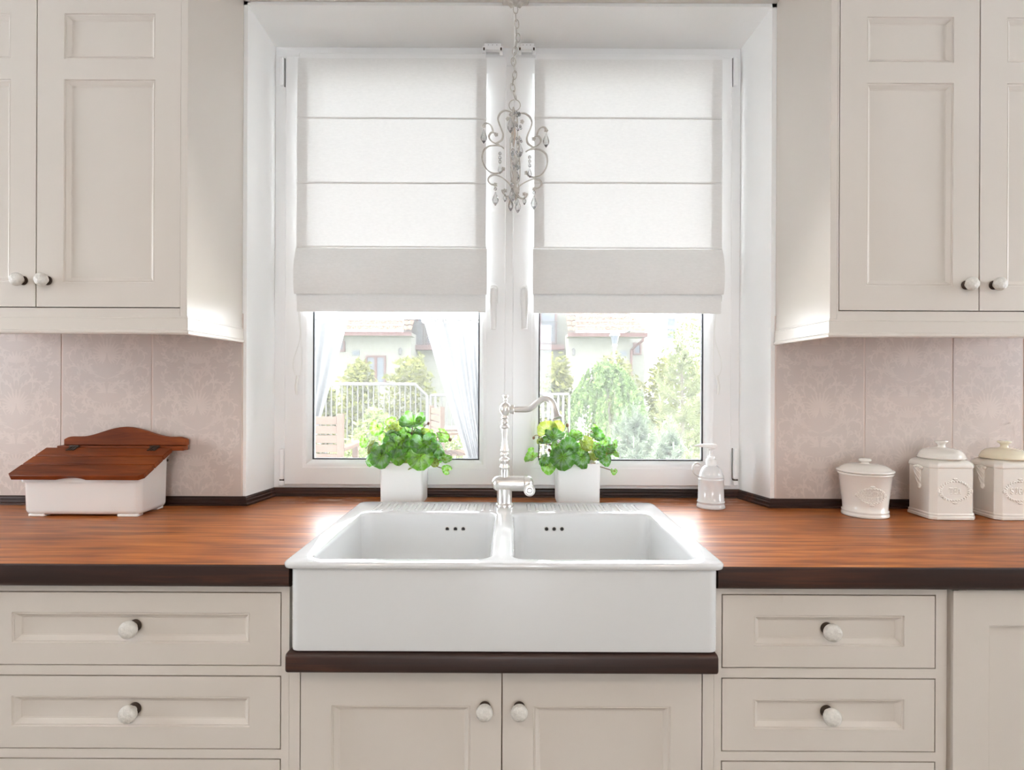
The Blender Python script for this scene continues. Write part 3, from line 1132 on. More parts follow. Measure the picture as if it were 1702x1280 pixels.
b = MB()
b.lathe([(0, zf(670)), (3.2 * k, zf(669.5)), (2.6 * k, zf(667.5)), (3.8 * k, zf(665.5)), (3.4 * k, zf(663.6)), (2.2 * k, zf(663)), (3.0 * k, zf(661.5)), (4.6 * k, zf(659.5)), (4.9 * k, zf(657.5)), (4.0 * k, zf(656.3)), (0, zf(655.8))], (fx + .002, FYc, 0), 18)
b.build('finial', M['nickel'], t, ang=50)
b = MB()
sp = [(848, 680.2), (863, 680.4), (876, 680.3), (884, 677.5), (893, 669.5), (901, 664), (908, 662.6), (915, 665.5), (919.5, 672), (922, 680)]
pts = [U(x, y, FYc - .05 * i / (len(sp) - 1)) for i, (x, y) in enumerate(sp)]
sps = spline(pts, 5)
b.tube(sps, .0092, 14)
b.build('spout', M['nickel'], t, ang=50)
b = MB()
d = (sps[-1] - sps[-4]).normalized()
q = d.to_track_quat('Z', 'Y').to_matrix()
b.lathe([(0, -.002), (.0102, -.002), (.0104, .016), (.0112, .017), (.0122, .023), (.0152, .027), (.0155, .030), (.0138, .031), (.012, .0285), (0, .0285)], sps[-1], 22, mat=q)
b.build('aerator', M['nickel'], t, ang=45)

# ------------------------------------------------------------------ potted plants
def leaf_mesh(seed, mat, cup):
    rnd = random.Random(seed)
    b = MB()
    na, nr = 26, 6
    vs = [(0, 0, 0)]
    ph = [rnd.uniform(0, 6.28) for _ in range(4)]
    for j in range(1, nr + 1):
        for i in range(na):
            a = 2 * PI * i / na
            d = min(a, 2 * PI - a)                         # angle from the notch, which points along +y
            rr = .52 * (1 - .72 * math.exp(-(d / .30) ** 2)) * (1 + .16 * math.exp(-((PI - d) / .45) ** 2)) * (1 + .05 * math.sin(3 * a + ph[0]) + .025 * math.cos(13 * a + ph[1]))
            q = j / nr
            x, y = rr * q * math.sin(a), rr * q * math.cos(a)
            z = cup * q * q * .22 + .05 * q * math.sin(2 * a + ph[2]) + .035 * q * q * math.sin(5 * a + ph[3])
            z += .03 * q * math.cos(9 * a)
            vs.append((x * 1.02, y - .02, z))
    fs = [(0, 1 + i, 1 + (i + 1) % na) for i in range(na)]
    for j in range(nr - 1):
        for i in range(na):
            a_, c_ = 1 + j * na, 1 + (j + 1) * na
            fs.append((a_ + i, c_ + i, c_ + (i + 1) % na, a_ + (i + 1) % na))
    b.add(vs, fs)
    return b.mesh('leaf', [mat], 80, fix=False)


LM = {1: [leaf_mesh(i, M['leaf1'], c) for i, c in ((1, .5), (2, -.9), (3, 1.0))],
      2: [leaf_mesh(i, M['leaf2'], c) for i, c in ((4, .6), (5, -.8), (6, 1.0))],
      3: [leaf_mesh(i, M['leaf3'], c) for i, c in ((7, .5), (8, -.7))]}


def plant(label, x0, x1, ytop, leaves, filler, buds, seed):
    rnd = random.Random(seed)
    Yc = 1.926
    a, c = U(x0, 800, 1.868), U(x1, 800, 1.868)
    hw = (c.x - a.x) / 2
    px = (a.x + c.x) / 2
    zt = U(x0, ytop, 1.868).z
    t = thing('potted_plant', label, 'plant', (px, Yc, CT), 'potted plants behind the sink')
    b = MB()
    hd = .0575

    def lp(s, z):
        return [(px + x, Yc + y, z) for x, y in rrect(0, 0, hw * s, hd * s, .009, 4)]
    ls = [lp(.965, CT + .0004), lp(.985, CT + .003), lp(1.0, zt - .003), lp(.993, zt), lp(.955, zt), lp(.93, zt - .004), lp(.92, zt - .02)]
    b.loops(ls, True, False)
    b.build('pot', M['pot'], t, ang=40)
    b = MB()
    b.sheet(lambda u, v: (px + (u - .5) * 2 * hw * .93, Yc + (v - .5) * 2 * hd * .92, zt - .012 + .008 * math.sin(u * 17 + v * 9) * math.cos(v * 13)), 14, 10)
    b.build('soil', M['soil'], t, ang=80)
    root = Vector((px, Yc, zt - .012))
    allL = []
    for (lx, ly, sz, dy, az, el, tip, kind, var) in leaves:
        allL.append((U(lx, ly, Yc + dy), sz * (Yc + dy) / F, az, el, tip, kind, var))
    for (lx, ly, n_, sx, sy, dy) in filler:
        for _ in range(n_):
            p = U(lx + rnd.uniform(-sx, sx), ly + rnd.uniform(-sy, sy), Yc + dy + rnd.uniform(-.02, .03))
            allL.append((p, rnd.uniform(24, 34) * Yc / F, rnd.uniform(-60, 60), rnd.uniform(0, 70), rnd.uniform(-70, 70), rnd.choice((1, 1, 2, 2, 3)), rnd.randrange(2)))
    st = MB()
    for p, sz, az, el, tip, kind, var in allL:
        n = Vector((math.sin(R(az)) * math.cos(R(el)), -math.cos(R(az)) * math.cos(R(el)), math.sin(R(el))))
        dn = Vector((0, 0, -1)) if abs(n.z) < .98 else Vector((0, -1, 0))
        dn = (dn - n * dn.dot(n)).normalized()
        dn = Matrix.Rotation(R(tip), 3, n) @ dn
        ya = -dn
        xa = ya.cross(n)
        m = Matrix((xa, ya, n)).transposed()
        org = p + ya * sz * .12
        o = inst('leaf', LM[kind][var % len(LM[kind])], t, org, m.to_euler(), sz)
        mid = (org + root) / 2 + Vector((0, 0, .012)) - n * .014
        foot = root + Vector(((org.x - px) * .25, (org.y - Yc) * .3, -.004))
        st.tube(spline([foot, mid, org - n * .003, org], 4), .0014, 5)
    st.build('stem', M['stem'], t, kind='stuff')
    for pts, r_ in buds:
        w_ = [U(x, y, Yc - .03) for x, y in pts]
        bb = MB()
        cv = spline(w_, 5)
        bb.tube(cv, .0012, 6)
        bb.ball(cv[-1], r_, r_, r_ * 1.25, 8, 6)
        bb.build('bud', M['stem'], t)
    return t


plant('full leafy plant in a white square pot left of the tap', 631, 703, 770,
      [(686, 706, 42, -.02, -5, 52, 0, 1, 2), (697, 699, 15, -.015, 40, 15, 160, 2, 0), (659, 743, 44, -.06, -10, 28, -8, 1, 0), (640, 737, 36, -.055, -35, 40, -50, 2, 1),
       (672, 735, 30, -.06, 25, 20, 35, 2, 0), (662, 757, 32, -.065, 5, 15, 6, 2, 1), (619, 752, 34, -.05, -30, 15, -20, 1, 1), (634, 763, 36, -.062, -12, 10, 12, 1, 0),
       (612, 742, 24, -.03, -60, 25, -70, 3, 1), (704, 744, 42, -.062, 15, 38, 10, 1, 2), (699, 763, 42, -.066, 3, 8, 4, 2, 0), (678, 768, 28, -.05, 0, 5, -10, 3, 0),
       (718, 737, 28, -.05, 35, 25, 30, 2, 1), (735, 726, 26, -.02, 50, 30, 40, 2, 0), (731, 746, 28, -.04, 45, 20, 40, 1, 1), (727, 760, 22, -.03, 35, 15, 10, 1, 0),
       (741, 764, 22, -.045, 20, 60, 70, 2, 0), (742, 780, 16, -.05, 15, 10, -120, 2, 1), (723, 770, 15, -.05, 15, 20, 60, 3, 0), (649, 720, 24, -.01, -10, 50, -30, 1, 1),
       (661, 709, 18, .01, 10, 20, 20, 3, 0), (647, 713, 14, .02, -10, 10, 10, 3, 1), (627, 713, 26, .03, -20, 5, -20, 2, 0), (650, 701, 18, .03, 0, 5, 160, 2, 1),
       (606, 735, 22, .02, -40, 10, -30, 2, 0), (692, 722, 30, .0, 15, 45, 30, 1, 1), (705, 725, 24, .02, 30, 20, 40, 3, 0), (612, 766, 20, -.03, -35, 10, -10, 1, 1)],
      [(672, 745, 12, 45, 18, .0), (668, 728, 6, 40, 10, .02)],
      [([(728, 718), (738, 720), (746, 722), (748, 731)], .0055), ([(700, 716), (706, 708), (712, 704)], .0045)], 3)
plant('sparser trailing leafy plant in a white square pot right of the tap', 926, 998, 771,
      [(935, 764, 40, -.07, -5, 12, -6, 1, 0), (946, 742, 30, -.062, 5, 30, 170, 1, 2), (969, 765, 30, -.066, 10, 10, 10, 1, 1), (974, 739, 26, -.055, 25, 20, 30, 3, 0),
       (968, 748, 22, -.06, 20, 25, 20, 2, 1), (911, 776, 26, -.06, -15, 12, 8, 2, 1), (903, 764, 22, -.05, -35, 30, -30, 1, 1), (884, 760, 25, -.04, -45, 30, -35, 2, 2),
       (922, 728, 32, -.03, 10, 55, 25, 1, 2), (907, 736, 24, -.035, -30, 60, -40, 1, 2), (912, 715, 34, .02, -10, 12, 150, 3, 0), (928, 709, 24, .025, 15, 10, 170, 3, 1),
       (993, 724, 26, -.03, 25, 35, 60, 1, 0), (988, 715, 18, -.02, 50, 10, 60, 2, 0), (1007, 733, 17, -.03, 30, 10, 150, 2, 1), (1021, 737, 15, -.03, 50, 0, 170, 2, 0),
       (1026, 752, 16, -.035, 40, 30, 70, 2, 1), (1012, 750, 20, -.04, 20, 60, 40, 1, 2), (1008, 766, 20, -.05, 10, 10, 5, 1, 1), (997, 755, 20, -.05, 15, 30, 30, 1, 0),
       (987, 758, 18, -.05, 20, 20, 40, 3, 0), (1021, 784, 11, -.05, 10, 20, 0, 2, 1), (957, 724, 20, -.02, 0, 45, 0, 2, 0), (897, 733, 11, -.03, -20, 10, 170, 3, 1),
       (925, 742, 20, -.05, -10, 20, -20, 2, 1), (955, 730, 26, .01, 10, 50, 30, 1, 2), (990, 745, 20, -.02, 25, 30, 30, 2, 0)],
      [(945, 752, 7, 32, 10, .0), (990, 748, 4, 22, 8, .01)],
      [([(903, 731), (895, 724), (889, 724), (887, 728)], .0042), ([(946, 730), (945, 718), (943, 707)], .0055), ([(1001, 747), (1010, 745), (1020, 750)], .004), ([(925, 762), (918, 752), (913, 748)], .0045)], 5)

# ------------------------------------------------------------------ soap dispenser
dY = 1.838
p = U(1181.5, 840, dY)
t = thing('soap_dispenser', 'small white ceramic soap dispenser jug with pump by the window', 'dispenser', (p.x, dY, CT))
q = dY / F / 10.67
zz = lambda y: CT + .0003 + (1218 - y) * q
prof = [(0, 1218), (236, 1218), (243, 1212), (244, 1185), (238, 1160), (228, 1148), (226, 1130), (236, 1120), (238, 1104), (232, 1092), (224, 1085), (221, 900), (216, 735), (222, 722), (223, 704), (214, 694), (213, 680), (219, 668), (216, 655), (205, 645), (196, 610), (180, 565), (152, 515), (115, 482), (100, 476), (98, 472), (0, 472)]
b = MB()
b.lathe([(r_ * q, zz(y)) for r_, y in prof], (p.x, dY, 0), 40)
b.build('jug', M['ceramic'], t, ang=55)
b = MB()
b.lathe([(r_ * q, zz(y)) for r_, y in [(0, 474), (91, 474), (93, 466), (91, 372), (84, 362), (66, 356), (64, 320), (58, 312), (0, 311)]], (p.x, dY, 0), 28)
b.build('collar', M['pot'], t, ang=45)
b = MB()
b.lathe([(r_ * q, zz(y)) for r_, y in [(0, 318), (30, 318), (30, 215), (44, 205), (58, 185), (0, 180)]], (p.x + 4 * q, dY, 0), 18)
hd_ = [(p.x + 85 * q, 0), (p.x + 40 * q, 0), (p.x - 60 * q, 0), (p.x - 200 * q, 0), (p.x - 318 * q, 0)]
ls = []
for (x, _), hw_, zt_, zb_ in zip(hd_, (52, 86, 70, 46, 16), (98, 94, 92, 96, 118), (150, 172, 158, 142, 132)):
    ls.append([(x, dY + yy * q, zz((zt_ + zb_) / 2) + z_ * q) for yy, z_ in rrect(0, 0, hw_, (zb_ - zt_) / 2, 18, 3)])
b.loops(ls)
b.build('pump', M['pot'], t, ang=50)
b = MB()
hp = [(-165, 488), (-205, 445), (-262, 432), (-312, 465), (-330, 530), (-308, 595), (-262, 645), (-205, 672)]
b.tube(spline([(p.x + (x + 4) * q, dY, zz(y)) for x, y in hp], 5), [.0032] * 36, 10)
b.build('handle', M['ceramic'], t, ang=60)

# ------------------------------------------------------------------ raised lettering for the jars
GL = {  # strokes in a unit box with serif ticks
    'T': [[(0, .82), (0, 1), (1, 1), (1, .82)], [(.5, 1), (.5, 0)], [(.3, 0), (.7, 0)]],
    'E': [[(.1, 1), (.95, 1), (.95, .82)], [(.22, 1), (.22, 0)], [(.1, 0), (.95, 0), (.95, .2)], [(.22, .52), (.7, .52)], [(.7, .62), (.7, .42)]],
    'A': [[(.1, 0), (.5, 1), (.9, 0)], [(.26, .36), (.74, .36)], [(-.02, 0), (.24, 0)], [(.74, 0), (1.02, 0)]],
    'S': [[(.88, .74), (.88, .96)], [(.88, .84), (.7, .98), (.4, 1), (.16, .88), (.14, .68), (.35, .54), (.66, .46), (.88, .32), (.86, .12), (.62, 0), (.34, 0), (.12, .16)], [(.12, .28), (.12, .02)]],
    'U': [[(.2, 1), (.2, .3), (.32, .06), (.5, 0), (.68, .06), (.8, .3), (.8, 1)], [(.06, 1), (.34, 1)], [(.66, 1), (.94, 1)]],
    'G': [[(.88, .7), (.88, .94)], [(.88, .82), (.68, .98), (.42, 1), (.16, .8), (.1, .5), (.16, .2), (.42, 0), (.7, .03), (.86, .16), (.86, .44)], [(.66, .44), (1.0, .44)]],
    'R': [[(.22, 0), (.22, 1), (.62, 1), (.84, .88), (.84, .66), (.62, .53), (.22, .53)], [(.5, .53), (.92, 0)], [(.06, 0), (.38, 0)], [(.8, 0), (1.04, 0)]],
    'C': [[(.88, .7), (.88, .94)], [(.88, .82), (.68, .98), (.42, 1), (.16, .8), (.1, .5), (.16, .2), (.42, 0), (.7, .03), (.9, .2)]],
    'O': [[(.5, 1), (.2, .85), (.1, .5), (.2, .15), (.5, 0), (.8, .15), (.9, .5), (.8, .85), (.5, 1)]],
    'N': [[(.16, 0), (.16, 1), (.84, 0), (.84, 1)], [(.02, 0), (.3, 0)], [(.7, 1), (.98, 1)]],
    'Y': [[(.1, 1), (.5, .48), (.9, 1)], [(.5, .48), (.5, 0)], [(.32, 0), (.68, 0)], [(0, 1), (.22, 1)], [(.78, 1), (1, 1)]],
    'K': [[(.2, 0), (.2, 1)], [(.86, 1), (.2, .45)], [(.4, .62), (.9, 0)], [(.06, 0), (.34, 0)], [(.06, 1), (.34, 1)], [(.76, 0), (1.02, 0)]],
    'I': [[(.5, 0), (.5, 1)], [(.3, 0), (.7, 0)], [(.3, 1), (.7, 1)]],
    'H': [[(.18, 0), (.18, 1)], [(.82, 0), (.82, 1)], [(.18, .52), (.82, .52)], [(.04, 0), (.32, 0)], [(.68, 0), (.96, 0)], [(.04, 1), (.32, 1)], [(.68, 1), (.96, 1)]],
}


def lettering(word, w_, h_, gap, surf, r_, cx=0, cz=0, arc=0.0):
    """surf(u, v) -> point on the surface; letters are thin raised strokes"""
    b = MB()
    n = len(word)
    tot = n * w_ + (n - 1) * gap
    for i, ch in enumerate(word):
        x0 = cx - tot / 2 + i * (w_ + gap)
        for st in GL[ch]:
            pts = []
            for (a, z) in st:
                u = x0 + a * w_
                pts.append((u, cz + z * h_ - arc * ((u - cx) / (tot / 2)) ** 2))
            fine = []
            for j in range(len(pts) - 1):
                m_ = 3
                for s_ in range(m_):
                    f_ = s_ / m_
                    fine.append(surf(pts[j][0] + (pts[j + 1][0] - pts[j][0]) * f_, pts[j][1] + (pts[j + 1][1] - pts[j][1]) * f_))
            fine.append(surf(*pts[-1]))
            b.tube(fine, r_, 5)
    return b


def wreath(surf, rx, rz, n, sz, crest=True):
    b = MB()
    for i in range(n):
        a = 2 * PI * i / n
        for rr, s_ in ((1.0, 1.0), (1.09, .7)):
            aa = a + (0.5 * 2 * PI / n if rr > 1 else 0)
            sw = 1
            b.ball(surf(rx * rr * sw * math.cos(aa), rz * rr * sw * math.sin(aa)), sz * s_ * 1.25, sz * s_, sz * s_ * .9, 6, 4)
    for sx, sz_, (dx, dz) in ((1, 1, (0, 1)), (1, 1, (0, -1)), (1, 1, (1, 0)), (1, 1, (-1, 0))):
        for e_, m_ in ((0, 1.25), (-.16, .9), (.16, .9)):
            b.ball(surf((rx * 1.16) * dx + e_ * rx * abs(dz) * .6, (rz * 1.24) * dz + e_ * rz * abs(dx) * .8 - abs(e_) * .0 * dz), sz * m_, sz * .9, sz * m_, 7, 5)
    return b


# round jar
jY = 1.742
p = U(1437.5, 853, jY)
t = thing('storage_jar', 'round cream ceramic jar with lid and raised country kitchen lettering', 'jar', (p.x, jY, CT))
q = jY / F / 10.66
zz = lambda y: CT + .0003 + (1112 - y) * q
b = MB()
b.lathe([(r_ * q, zz(y)) for r_, y in [(0, 1112), (366, 1112), (376, 1100), (376, 1070), (366, 1055), (362, 1040), (372, 1025), (370, 1008), (352, 992), (358, 900), (418, 400), (432, 388), (440, 372), (432, 354), (410, 350), (0, 350)]], (p.x, jY, 0), 48)
b.build('body', M['glaze'], t, ang=55)
b = MB()
b.lathe([(r_ * q, zz(y)) for r_, y in [(0, 349), (410, 349), (446, 342), (456, 328), (450, 310), (424, 300), (404, 288), (390, 272), (368, 256), (340, 240), (305, 225), (262, 214), (200, 207), (110, 202), (66, 197), (57, 184), (70, 171), (98, 157), (104, 141), (98, 121), (70, 109), (0, 104)]], (p.x, jY, 0), 48)
b.build('lid', M['glaze'], t, ang=55)
va = math.atan2(p.x, jY)                              # turn of the emblem on the round wall
ea = -va + R(16.6)


def jar_surf(u, v):
    z = CT + .0003 + .066 + v
    r_ = (352 + (418 - 352) * ((z - zz(992)) / (zz(400) - zz(992)))) * q + .0002
    a = ea + u / r_
    return Vector((p.x + r_ * math.sin(a), jY - r_ * math.cos(a), z))


b = lettering('COUNTRY', .0070, .0105, .0010, jar_surf, .0010, 0, .0025, .003)
b.build('lettering', M['glaze'], t, ang=60)
b = lettering('KITCHEN', .0064, .0095, .0009, jar_surf, .0010, 0, -.0135, -.002)
b.build('lettering', M['glaze'], t, ang=60)
wreath(jar_surf, .0345, .0215, 26, .0033).build('emblem', M['glaze'], t, ang=60)


def square_jar(label, x0, word, lid_mat, group):
    """square jar with cut corners; x0 = left side"""
    Yf, wd_, dp, ch = 1.675, .126, .113, .0142
    x1, Yb = x0 + wd_, Yf + dp
    cx_, cy_ = (x0 + x1) / 2, (Yf + Yb) / 2
    t = thing('storage_canister', label, 'canister', (cx_, cy_, CT), group)

    def oc(o, z, c=ch):
        a, c_, d, e = x0 - o, x1 + o, Yf - o, Yb + o
        return [(a + c, d, z), (c_ - c, d, z), (c_, d + c, z), (c_, e - c, z), (c_ - c, e, z), (a + c, e, z), (a, e - c, z), (a, d + c, z)]
    b = MB()
    Z = CT + .0004
    ls = [oc(.0015, Z), oc(.0035, Z + .002), oc(.0035, Z + .009), oc(.002, Z + .0105), oc(.0016, Z + .012), oc(.0024, Z + .0135), oc(.002, Z + .0165), oc(0, Z + .0185), oc(0, Z + .147),
          oc(.0016, Z + .1485), oc(.0018, Z + .152), oc(.0008, Z + .158), oc(-.004, Z + .1645), oc(-.010, Z + .168), oc(-.018, Z + .170)]
    b.loops(ls)
    b.build('body', M['glaze'], t, ang=28, bevel=.0012, seg=2, blim=35)
    b = MB()
    Zl = Z + .1698
    b.lathe([(0, Zl), (.056, Zl), (.0605, Zl + .0015), (.0612, Zl + .0035), (.0590, Zl + .006), (.0575, Zl + .011), (.0525, Zl + .0195), (.043, Zl + .0265), (.030, Zl + .030), (.016, Zl + .0318), (.0105, Zl + .0335), (.0092, Zl + .038), (.0110, Zl + .043), (.0165, Zl + .0465), (.0172, Zl + .049), (.0165, Zl + .0515), (.006, Zl + .0525), (0, Zl + .0525)], (cx_ + .002, cy_, 0), 40)
    b.build('lid', lid_mat, t, ang=55)
    sf = lambda u, v: Vector((cx_ + u, Yf - .0002, Z + .083 + v))
    lettering(word, .0098, .0165, .0016, sf, .0017, 0, -.008).build('lettering', M['glaze'], t, ang=60)
    wreath(sf, .0405, .0275, 30, .0035).build('emblem', M['glaze'], t, ang=60)
    for sx, xx in ((-1, x0), (1, x1)):                 # twisted horn lug on each side
        b = MB()
        yc = cy_ - .004
        pts, rr = [], []
        for i in range(13):
            f_ = i / 12
            pts.append((xx + sx * (.0075 - .0055 * f_), yc, Z + .146 - .058 * f_))
            rr.append(.0105 * (1 - .68 * f_) + (.0022 if i == 11 else 0) + (.003 if i == 12 else 0))
        b.tube(pts, rr, 12)
        for kk in range(4):                            # rope turns
            hp_ = []
            for i in range(14):
                f_ = i / 13
                a = kk * PI / 2 + f_ * 3.6
                rr_ = .0108 * (1 - .68 * f_ * .86)
                hp_.append((xx + sx * (.0075 - .0055 * f_ * .86) + rr_ * math.cos(a), yc + rr_ * math.sin(a), Z + .146 - .050 * f_))
            b.tube(hp_, .0016, 5)
        b.ball((xx + sx * .003, yc, Z + .085), .0045, .0045, .004, 10, 6)
        for kk in range(5):                            # shell at the top
            b.ball((xx + sx * (.006), yc + (kk - 2) * .0065, Z + .147 - abs(kk - 2) * .0015), .006, .0042, .0055, 8, 6)
        b.build('lug', M['glaze'], t, ang=60)
    return t


square_jar('cream square canister with raised TEA lettering and matching lid', 1.199, 'TEA', M['glaze'], 'square canisters on the worktop')
square_jar('cream square canister with raised SUGAR lettering and yellower lid', 1.3845, 'SUGAR', M['glaze_yellow'], 'square canisters on the worktop')

# ------------------------------------------------------------------ lidded ceramic box
X0b, X1b, Yf, Yb = -1.392, -1.046, 1.660, 1.812
t = thing('lidded_box', 'white ceramic box with sloping brown wooden plank lid on the worktop', 'box', ((X0b + X1b) / 2, 1.73, CT))
ZF, ZB = 1.0145, 1.0805


def ztop(y):
    return ZF + (ZB - ZF) * (y - Yf) / (Yb - Yf)


b = MB()


def bl(o, zf_, r_=.016):
    pts = rrect((X0b + X1b) / 2, (Yf + Yb) / 2, (X1b - X0b) / 2 - o, (Yb - Yf) / 2 - o, r_, 5)
    return [(x, y, zf_(y)) for x, y in pts]


zb0 = CT + .005
ls = [bl(.026, lambda y: zb0), bl(.016, lambda y: zb0 + .0015), bl(.010, lambda y: zb0 + .006), bl(.0075, lambda y: zb0 + .014), bl(.0055, lambda y: ztop(y) - .021), bl(.0045, lambda y: ztop(y) - .0175),
      bl(.0, lambda y: ztop(y) - .015), bl(-.0005, lambda y: ztop(y) - .002), bl(.002, lambda y: ztop(y)), bl(.008, lambda y: ztop(y))]
b.loops(ls)
b.build('body', M['glaze_white'], t, ang=45)
for fx_, w_ in ((X0b + .018, .045), (X1b - .075, .058)):
    for y0_, y1_ in ((Yf + .012, Yf + .04), (Yb - .045, Yb - .015)):
        MB().box(fx_, y0_, CT + .0003, fx_ + w_, y1_, zb0 + .003).build('foot', M['glaze_white'], t, bevel=.002)
sl = (ZB - ZF) / (Yb - Yf)
lx0, lx1 = -1.410, -1.031
y_edges = [1.6440, 1.7005, 1.7435, 1.7905]
dirv = Vector((0, 1, sl)).normalized()
nv = Vector((0, -sl, 1)).normalized()
for i in range(3):
    ya_, yb_ = y_edges[i] + (.0018 if i else 0), y_edges[i + 1] - .0018
    b = MB()
    base = lambda x, y, h_: Vector((x, 0, 0)) + Vector((0, y, ztop(y) + .0012)) + nv * h_
    if i == 0:                                          # finger notch in the front edge
        xs_ = [lx0, lx0 + .012] + [-1.275 + .085 * s_ / 12 for s_ in range(13)] + [lx1 - .012, lx1]
        fr_ = []
        for x in xs_:
            u = (x + 1.275) / .085
            d_ = .010 * math.sin(PI * u) if 0 <= u <= 1 else (.010 if x in (lx0, lx1) else 0)
            fr_.append((x, ya_ + d_))
        bot = [base(x, y + (.0 if not -1.276 < x < -1.189 else .0), 0) for x, y in fr_] + [base(lx1, yb_, 0), base(lx0, yb_, 0)]
        top = [base(x, (ya_ + (.010 if x in (lx0, lx1) else 0)), .0145) for x, y in fr_] + [base(lx1, yb_, .0145), base(lx0, yb_, .0145)]
        b.loops([bot, top])
    else:
        b.loops([[base(lx0, ya_, h_), base(lx1, ya_, h_), base(lx1, yb_, h_), base(lx0, yb_, h_)] for h_ in (0, .0145)])
    b.build('plank', M['lid_wood'], t, bevel=.0015, seg=2, ang=30)
yr0, yr1 = 1.7915, 1.8195
MB().box(-1.385, yr0, ztop(yr0) + .004, -1.0005, yr1, ztop(yr0) + .0175).build('hinge_rail', M['lid_wood'], t, bevel=.0015)
bx0, bx1 = -1.3770, -1.0005
zb_ = ztop(yr0) + .0178
outl = [(bx0, zb_), (bx1, zb_), (bx1, zb_ + .020), (bx1 - .012, zb_ + .024)]
for i in range(21):
    u = i / 20
    x = bx1 - .020 + (bx0 + .020 - (bx1 - .020)) * u
    outl.append((x, zb_ + .026 + .0305 * (0.5 - 0.5 * math.cos(2 * PI * min(1, max(0, (u - .08) / .84))))))
outl += [(bx0 + .012, zb_ + .024), (bx0, zb_ + .018)]
MB().prism(outl, 'Y', 1.8200 - .012, 1.8200 + .006).build('backboard', M['lid_wood'], t, bevel=.0025, seg=2, ang=35)
for hx_ in (125, 258.5):
    pc = U(hx_, 739.5, 1.788)
    b = MB()
    cB = Vector((pc.x, 1.7905, ztop(1.7905) + .0012)) + nv * .0150
    b.tube([cB + Vector((-.014, 0, .003)), cB + Vector((.014, 0, .003))], .0030, 8)
    for sx in (-.009, 0, .009):
        b.obox(cB - dirv * .010 + Vector((sx, 0, .001)), (.0035 if sx else .0028, 0, 0), dirv * .011, nv * .0011)
        b.ball(cB - dirv * .016 + Vector((sx * .8, 0, .0016)), .0024, .0024, .002, 8, 5)
    b.obox(cB + Vector((0, .008, .0012)), (.013, 0, 0), (0, .007, 0), (0, 0, .0011))
    b.build('hinge', M['bronze'], t, ang=40)
b = MB()
b.lathe([(0, 0), (.0042, 0), (.0038, .0016), (0, .0024)], (X1b - .0035, Yb - .018, 1.046), 14, mat=rotx)
b.build('rivet', M['bronze'], t)

